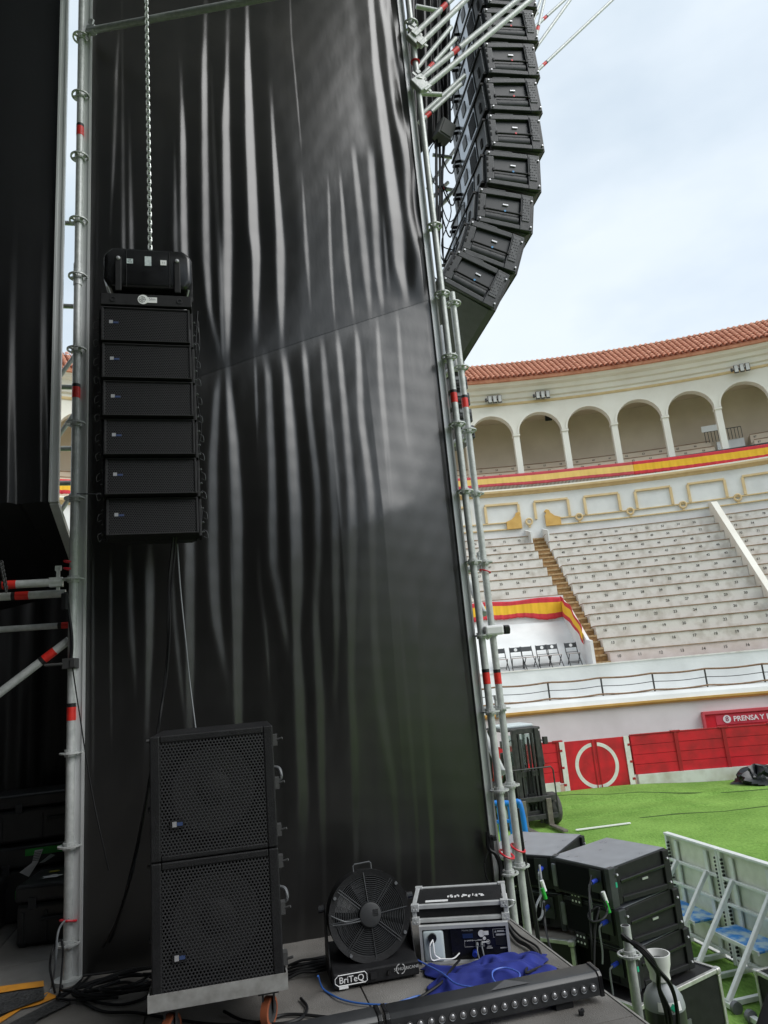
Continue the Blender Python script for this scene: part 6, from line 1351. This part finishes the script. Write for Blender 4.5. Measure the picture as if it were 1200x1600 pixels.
bp_('roof',M_flb,fl,[((0,0.12,2.10),(0.96,1.08,0.06))],0.02); g=MB(); g.box((0,0.2,2.16),(0.8,0.8,0.06)); g.build('roof_hood',M_label,fl,bevel=0.02)
g=MB(); g.box((0,-0.40,1.66),(0.74,0.012,0.66),Matrix.Rotation(-0.08,3,'X')); g.build('windscreen',M_glass,fl)
g=MB(); g.cyl((-0.33,-0.3,1.05),(-0.30,-0.28,1.45),0.035,8); g.build('control_lever',M_flo,fl)
# blue plastic barrier
pb=at_z(806,1300,0.0)
bb=thing('blue_barrier','blue plastic pedestrian barrier behind the right scaffold posts','barrier',at_y(797,1300,12.2)*1.0,(0,0,R(-8))); bb.location.z=0.0
M_bp=mat('blue_plastic',(0.01,0.22,0.68),0.4,c2=(0.015,0.17,0.55),scale=4); zB=at_y(800,1253,12.2).z
g=MB(); g.tube(spline([(-1.1,0,0.06),(-1.1,0,zB-0.12),(-1.0,0,zB-0.03),(-0.5,0,zB),(0.06,0,zB-0.02),(0.22,0,zB-0.12),(0.25,0,0.06)],6),0.045,10); g.build('frame',M_bp,bb,smooth=True)
for k in range(7):
    g=MB(); g.box((-0.98+k*0.17,0,zB/2),(0.075,0.05,zB-0.10)); g.build('slat',M_bp,bb,bevel=0.01)
for zz in (0.2,zB*0.5,zB-0.28): 
    g=MB(); g.box((-0.42,0.0,zz),(1.26,0.06,0.05)); g.build('cross_rail',M_bp,bb,bevel=0.008)
g=MB(); g.box((0.0,0,0.03),(0.08,0.5,0.05)); g.box((-0.85,0,0.03),(0.08,0.5,0.05)); g.build('foot',M_bp,bb,bevel=0.01)
# ================================================================== equipment in the dark wing
def trunk(name,label,u,t,z,w_,d_,h_,rz,green=(),lid=0.30):
    o=thing(name,label,'case',S(u,t,z),(0,0,A14+rz)); m=mat('case_black',(0.012,0.013,0.014),0.38,c2=(0.02,0.021,0.022),scale=9)
    g=MB(); g.box((0,0,h_*(1-lid)/2),(w_,d_,h_*(1-lid)-0.006)); g.build('tub',m,o,bevel=0.025,seg=3)
    g=MB(); g.box((0,0,h_*(1-lid/2)),(w_+0.02,d_+0.02,h_*lid-0.004)); g.build('lid',m,o,bevel=0.022,seg=3)
    for x in(-w_*0.30,w_*0.30):
        g=MB(); g.box((x,-d_/2-0.012,h_*(1-lid)),(0.05,0.014,0.07)); g.build('latch',M_pad,o,bevel=0.004)
    for x in(-w_*0.42,-w_*0.14,w_*0.14,w_*0.42):
        g=MB(); g.box((x,-d_/2-0.003,h_*0.32),(0.02,0.012,h_*0.5)); g.build('rib',m,o,bevel=0.004)
    g=MB(); g.tube([(-0.09,-d_/2,h_*0.45),(-0.09,-d_/2-0.03,h_*0.45),(0.09,-d_/2-0.03,h_*0.45),(0.09,-d_/2,h_*0.45)],0.010,8); g.build('handle',M_pad,o)
    for (c,s) in green:
        g=MB(); g.box(c,s); g.build('green_tape',M_green,o)
    for x in(-1,1):
        g=MB(); g.cyl((x*(w_/2-0.04)-0.02,-d_/2+0.03,0.03),(x*(w_/2-0.04)+0.02,-d_/2+0.03,0.03),0.035,14); g.build('wheel',M_pad,o,smooth=True)
    return o
cu,ct=on_deck(68,1480)
c1=trunk('equipment_case','black plastic case with green tape and a white sticker behind the left post',cu+0.10,ct-0.24,DECK,0.50,0.44,0.36,-0.12,[((0.06,0.06,0.363),(0.08,0.06,0.004)),((-0.265,-0.14,0.30),(0.014,0.09,0.05))])
g=MB(); n=14; g.add([(-0.09+0.06*(1+0.25*math.sin(5*a))*math.cos(a),-0.06+0.045*(1+0.25*math.sin(5*a))*math.sin(a),0.363) for a in [2*math.pi*i/n for i in range(n)]],[tuple(range(n))]); g.build('cloud_sticker',M_white,c1)
g=MB(); g.box((-0.12,0.08,0.363),(0.06,0.03,0.003)); g.build('yellow_sticker',mat('sticker_yellow',(0.5,0.45,0.05),0.5),c1)
c2=trunk('equipment_case','long black case with a green tape strip at the back of the wing',cu-0.10,ct-0.85,DECK,0.95,0.42,0.50,0.0,[((0.02,-0.226,0.455),(0.36,0.010,0.045))])
c3=trunk('equipment_case','upper black case on top of the long one, paper tag hanging from it',cu-0.05,ct-0.92,DECK+0.505,0.95,0.40,0.34,0.03)
trunk('equipment_case','black case at the far left edge with a pale patch',cu-0.62,ct-0.45,DECK,0.5,0.4,0.33,0.05)
tr_=c3; p=local(tr_,S(*[on_deck(58,1345,2.75)[0],ct-0.72,2.62]))
g=MB()
P_=T(58,1347,ct-0.60)
tgv_s=1.5
tgv=thing('baggage_tag','crumpled white paper tag hanging from the upper black case','tag',P_,(0,0,A14))
tgv.scale=(1.5,1.5,1.5)
g=MB(); pts=[(-0.07,0,-0.055),(-0.03,-0.008,-0.045),(0.005,0.0,0.0),(0.03,-0.012,0.045),(0.0,-0.01,0.05),(-0.02,-0.004,0.0)]
g.add([(-0.075,0,-0.035),(-0.035,0.004,-0.06),(0.005,-0.006,0.0),(0.025,0.0,0.055),(-0.012,0.004,0.052),(-0.022,-0.004,0.0)],[(0,1,2,5),(5,2,3,4)]); o=g.build('paper_strip',M_white,tgv); o.modifiers.new('t','SOLIDIFY').thickness=0.002
g=MB(); g.add([(0.01,0.002,-0.005),(0.06,0.0,0.028),(0.078,0.004,0.020),(0.03,0.006,-0.005)],[(0,1,2,3)]); o=g.build('paper_strip',M_label,tgv); o.modifiers.new('t','SOLIDIFY').thickness=0.002
g=MB()
for k in range(6): g.box((-0.008+0.006*k*0.4,-0.007,0.01+k*0.007),(0.03,0.001,0.002))
g.build('print',M_blktape,tgv)
# yellow tapes and cable ramp on the floor
M_chk=mat('checker_plate_dark',(0.035,0.036,0.036),0.5,c2=(0.06,0.06,0.06),scale=14,bump=0.8,bscale=60)
def deckpts(lst,z): return [Vector((*at_z(px,py,DECK+z).xy,DECK+z)) for px,py in lst]
for label,q_ in (('strip of yellow tape on the deck at the left edge, the farther one',[(-30,1545),(68,1532),(69,1541),(32,1546),(-30,1556)]),('strip of yellow tape on the deck at the left edge, the nearer one',[(-30,1606),(74,1550),(91,1557),(60,1570),(34,1576),(-30,1618)])):
    a=deckpts(q_,0.006); b=deckpts(q_,0.0085); g=MB(); n=len(a); g.add(a+b,[tuple(range(n-1,-1,-1)),tuple(range(n,2*n))]+[(i,(i+1)%n,n+(i+1)%n,n+i) for i in range(n)])
    tag(g.build('floor_tape',M_yellow),label,'tape')
for label,q_ in (('dark checkered rubber ramp beside the yellow tape, farther piece',[(-30,1558),(68,1543),(70,1560),(-30,1596)]),('dark checkered rubber ramp below the nearer yellow tape',[(-30,1622),(92,1559),(112,1566),(60,1592),(20,1640)])):
    a=deckpts(q_,0.0); b=deckpts(q_,0.018); g=MB(); n=len(a); g.add(a+b,[tuple(range(n-1,-1,-1)),tuple(range(n,2*n))]+[(i,(i+1)%n,n+(i+1)%n,n+i) for i in range(n)])
    tag(g.build('cable_ramp',M_chk,bevel=0.004),label,'ramp')
# ================================================================== cables on the floor
def dk(px,py,z=0.012): p=at_z(px,py,DECK+z); return Vector((p.x,p.y,DECK+z))
labs=['floor cable coming from behind the subwoofers to the left post, uppermost','thick floor cable bundled at the left post','floor cable curling right of the left post','floor cable crossing the deck below the subwoofers','floor cable loop beside the dolly castor','short floor cable left of the fan']
paths=[[T(240,1180,.38),T(222,1280,.4),T(205,1360,.42),T(185,1430,.45),dk(150,1500),dk(118,1540),dk(100,1548)],
 [T(232,1230,.4),T(214,1330,.42),T(196,1400,.45),dk(160,1500),dk(135,1530),dk(105,1552),dk(90,1560)],
 [dk(110,1545),dk(140,1562),dk(185,1570),dk(225,1560),dk(232,1545),dk(200,1535),dk(165,1540),dk(130,1552)],
 [dk(120,1560),dk(160,1580),dk(210,1582),dk(260,1590),dk(330,1600),dk(400,1598),dk(450,1585),dk(520,1590)],
 [dk(470,1560),dk(480,1575),dk(468,1592),dk(430,1600),dk(380,1594),dk(350,1580)],
 [dk(455,1508),dk(480,1505),dk(500,1500),dk(515,1495)]]
for l_,p_ in zip(labs,paths): cable('floor_cable',l_,p_,0.007)
for k in range(7):
    c=on_deck(185+14*random.uniform(-2,2.5),1548+random.uniform(-10,16)); r_=0.10+0.05*random.random(); a0=random.uniform(0,6)
    pts=[S(c[0]+r_*1.6*math.cos(a0+i*0.8),c[1]+r_*0.9*math.sin(a0+i*0.8),DECK+0.010+0.006*k+0.02*abs(math.sin(i+k))) for i in range(8)]
    cable('cable_coil',f'black cable coil in the heap between the left post and the subwoofers, {["lowest","second","third","middle","fifth","sixth","topmost"][k]} layer',pts,0.0065)
for k in range(5):
    y=1495+k*5
    cable('cable_run',f'black cable behind the subwoofer dolly towards the fan, {["farthest","second","middle","fourth","nearest"][k]}',[dk(450,y+14,0.012),dk(470,y+6+2*math.sin(k),0.03),dk(492,y+3,0.03),dk(515,y-2,0.02),dk(530,y-4,0.015)],0.007)
cable('grey_cable','grey cable rising along the left post from the deck',[dk(68,1558),dk(80,1545),T(87,1500,.2),T(90,1460,.15),T(98,1442,.1),T(108,1436,.08)],0.006,M_gcable)
cable('black_cable','black cable drooping from the left post clamp down the rail',[T(113,1040,.1),T(118,1075,.09),T(125,1120,.09),T(134,1180,.09),T(148,1260,.1),T(170,1360,.14)],0.004)
cable('black_cable','short black cable looped at the foot of the left post',[dk(86,1552),T(78,1510,.2),T(84,1480,.16),T(96,1470,.12),T(98,1500,.15),dk(93,1555)],0.006)
cable('blue_cable','thin blue cable on the deck in front of the fan',[T(497,1525,.9),dk(505,1545),dk(530,1560),dk(565,1568),dk(610,1569),dk(640,1560),dk(655,1556),dk(668,1559)],0.0045,M_bluec)
cable('black_cable','black cable from the haze machine over the blue cloth to the LED bar',[dk(718,1500,.05),dk(705,1515,.06),dk(690,1535,.04),dk(660,1556,.02),dk(640,1567,.02)],0.006)
cable('blue_cable','light blue cable looped on the blue cloth',[dk(652,1500,.06),dk(690,1520,.06),dk(715,1538,.06),dk(760,1543,.06),dk(800,1540,.05),dk(812,1522,.06),dk(790,1512,.07),dk(770,1518,.07),dk(775,1535,.06),dk(805,1536,.05)],0.004,mat('light_blue_cable',(0.08,0.16,0.6),0.4))
cable('black_cable','black cable running from the right posts over the deck to the LED bar',[T(792,1440,.35),dk(812,1462),dk(840,1480),dk(845,1500),dk(830,1505,.02),dk(822,1520,.05),dk(850,1510,.03),dk(878,1517,.02)],0.006)
cable('black_cable','thick black cable emerging beside the haze machine',[T(785,1430,.3),dk(805,1465,.02),dk(825,1478,.02),dk(838,1490,.02)],0.011)
cable('black_cable','black cable hanging down the right side of the outer post',[S(2.68,-0.06,2.6),T(822,1360,-.06),T(834,1420,-.06),T(842,1475,-.06)],0.014)
cable('black_cable','black cable taped to the right curtain rail near its foot',[T(762,1300,.06),T(764,1325,.07),T(775,1335,.08),T(782,1355,.08),T(782,1400,.08),T(788,1440,.1)],0.014)
cable('black_cable','thin black cable hanging beside the right curtain rail',[T(763,1330,.07),T(757,1350,.08),T(762,1375,.08),T(778,1395,.08)],0.004)
g=MB(); p=T(768,1318,.07); g.box(p,(0.03,0.03,0.10)); g.box(p+Vector((0.015,0,0.03)),(0.04,0.03,0.03)); tag(g.build('cable_clamp',M_black,bevel=0.006),'black clamp holding cables to the right curtain rail','clamp')
g=MB(); p=dk(908,1582,.012); g.box(p,(0.02,0.016,0.02)); g.box(p+Vector((0.008,0.004,0.006)),(0.012,0.02,0.012)); tag(g.build('scrap',M_black,bevel=0.003),'small black scrap on the deck near its edge','scrap')
# chain at the left edge
g=MB()
for i in range(14):
    p=T(2+1.5*i*0.4,880+i*3.2,.12); ax=(i%2)*math.pi/2; d=Vector((math.cos(ax),math.sin(ax),0))
    g.tube([p+d*0.010*math.cos(2*math.pi*k/10)+Vector((0,0,0.016*math.sin(2*math.pi*k/10))) for k in range(10)],0.004,5,True)
tag(g.build('dark_chain',M_iron,smooth=True,fix=False),'dark chain end hanging at the left edge above the ledger','chain')
cable('black_cable','twisted black cable hanging on the left post below the ledger',[T(103,925,.12),T(106,950,.1),T(111,985,.1),T(112,1010,.1),T(110,1035,.1)],0.011)
g=MB(); p=T(101,940,.12); g.box(p,(0.035,0.03,0.10)); tag(g.build('cable_plug',M_black,bevel=0.006),'black plug hanging on the left post below the ledger','plug')
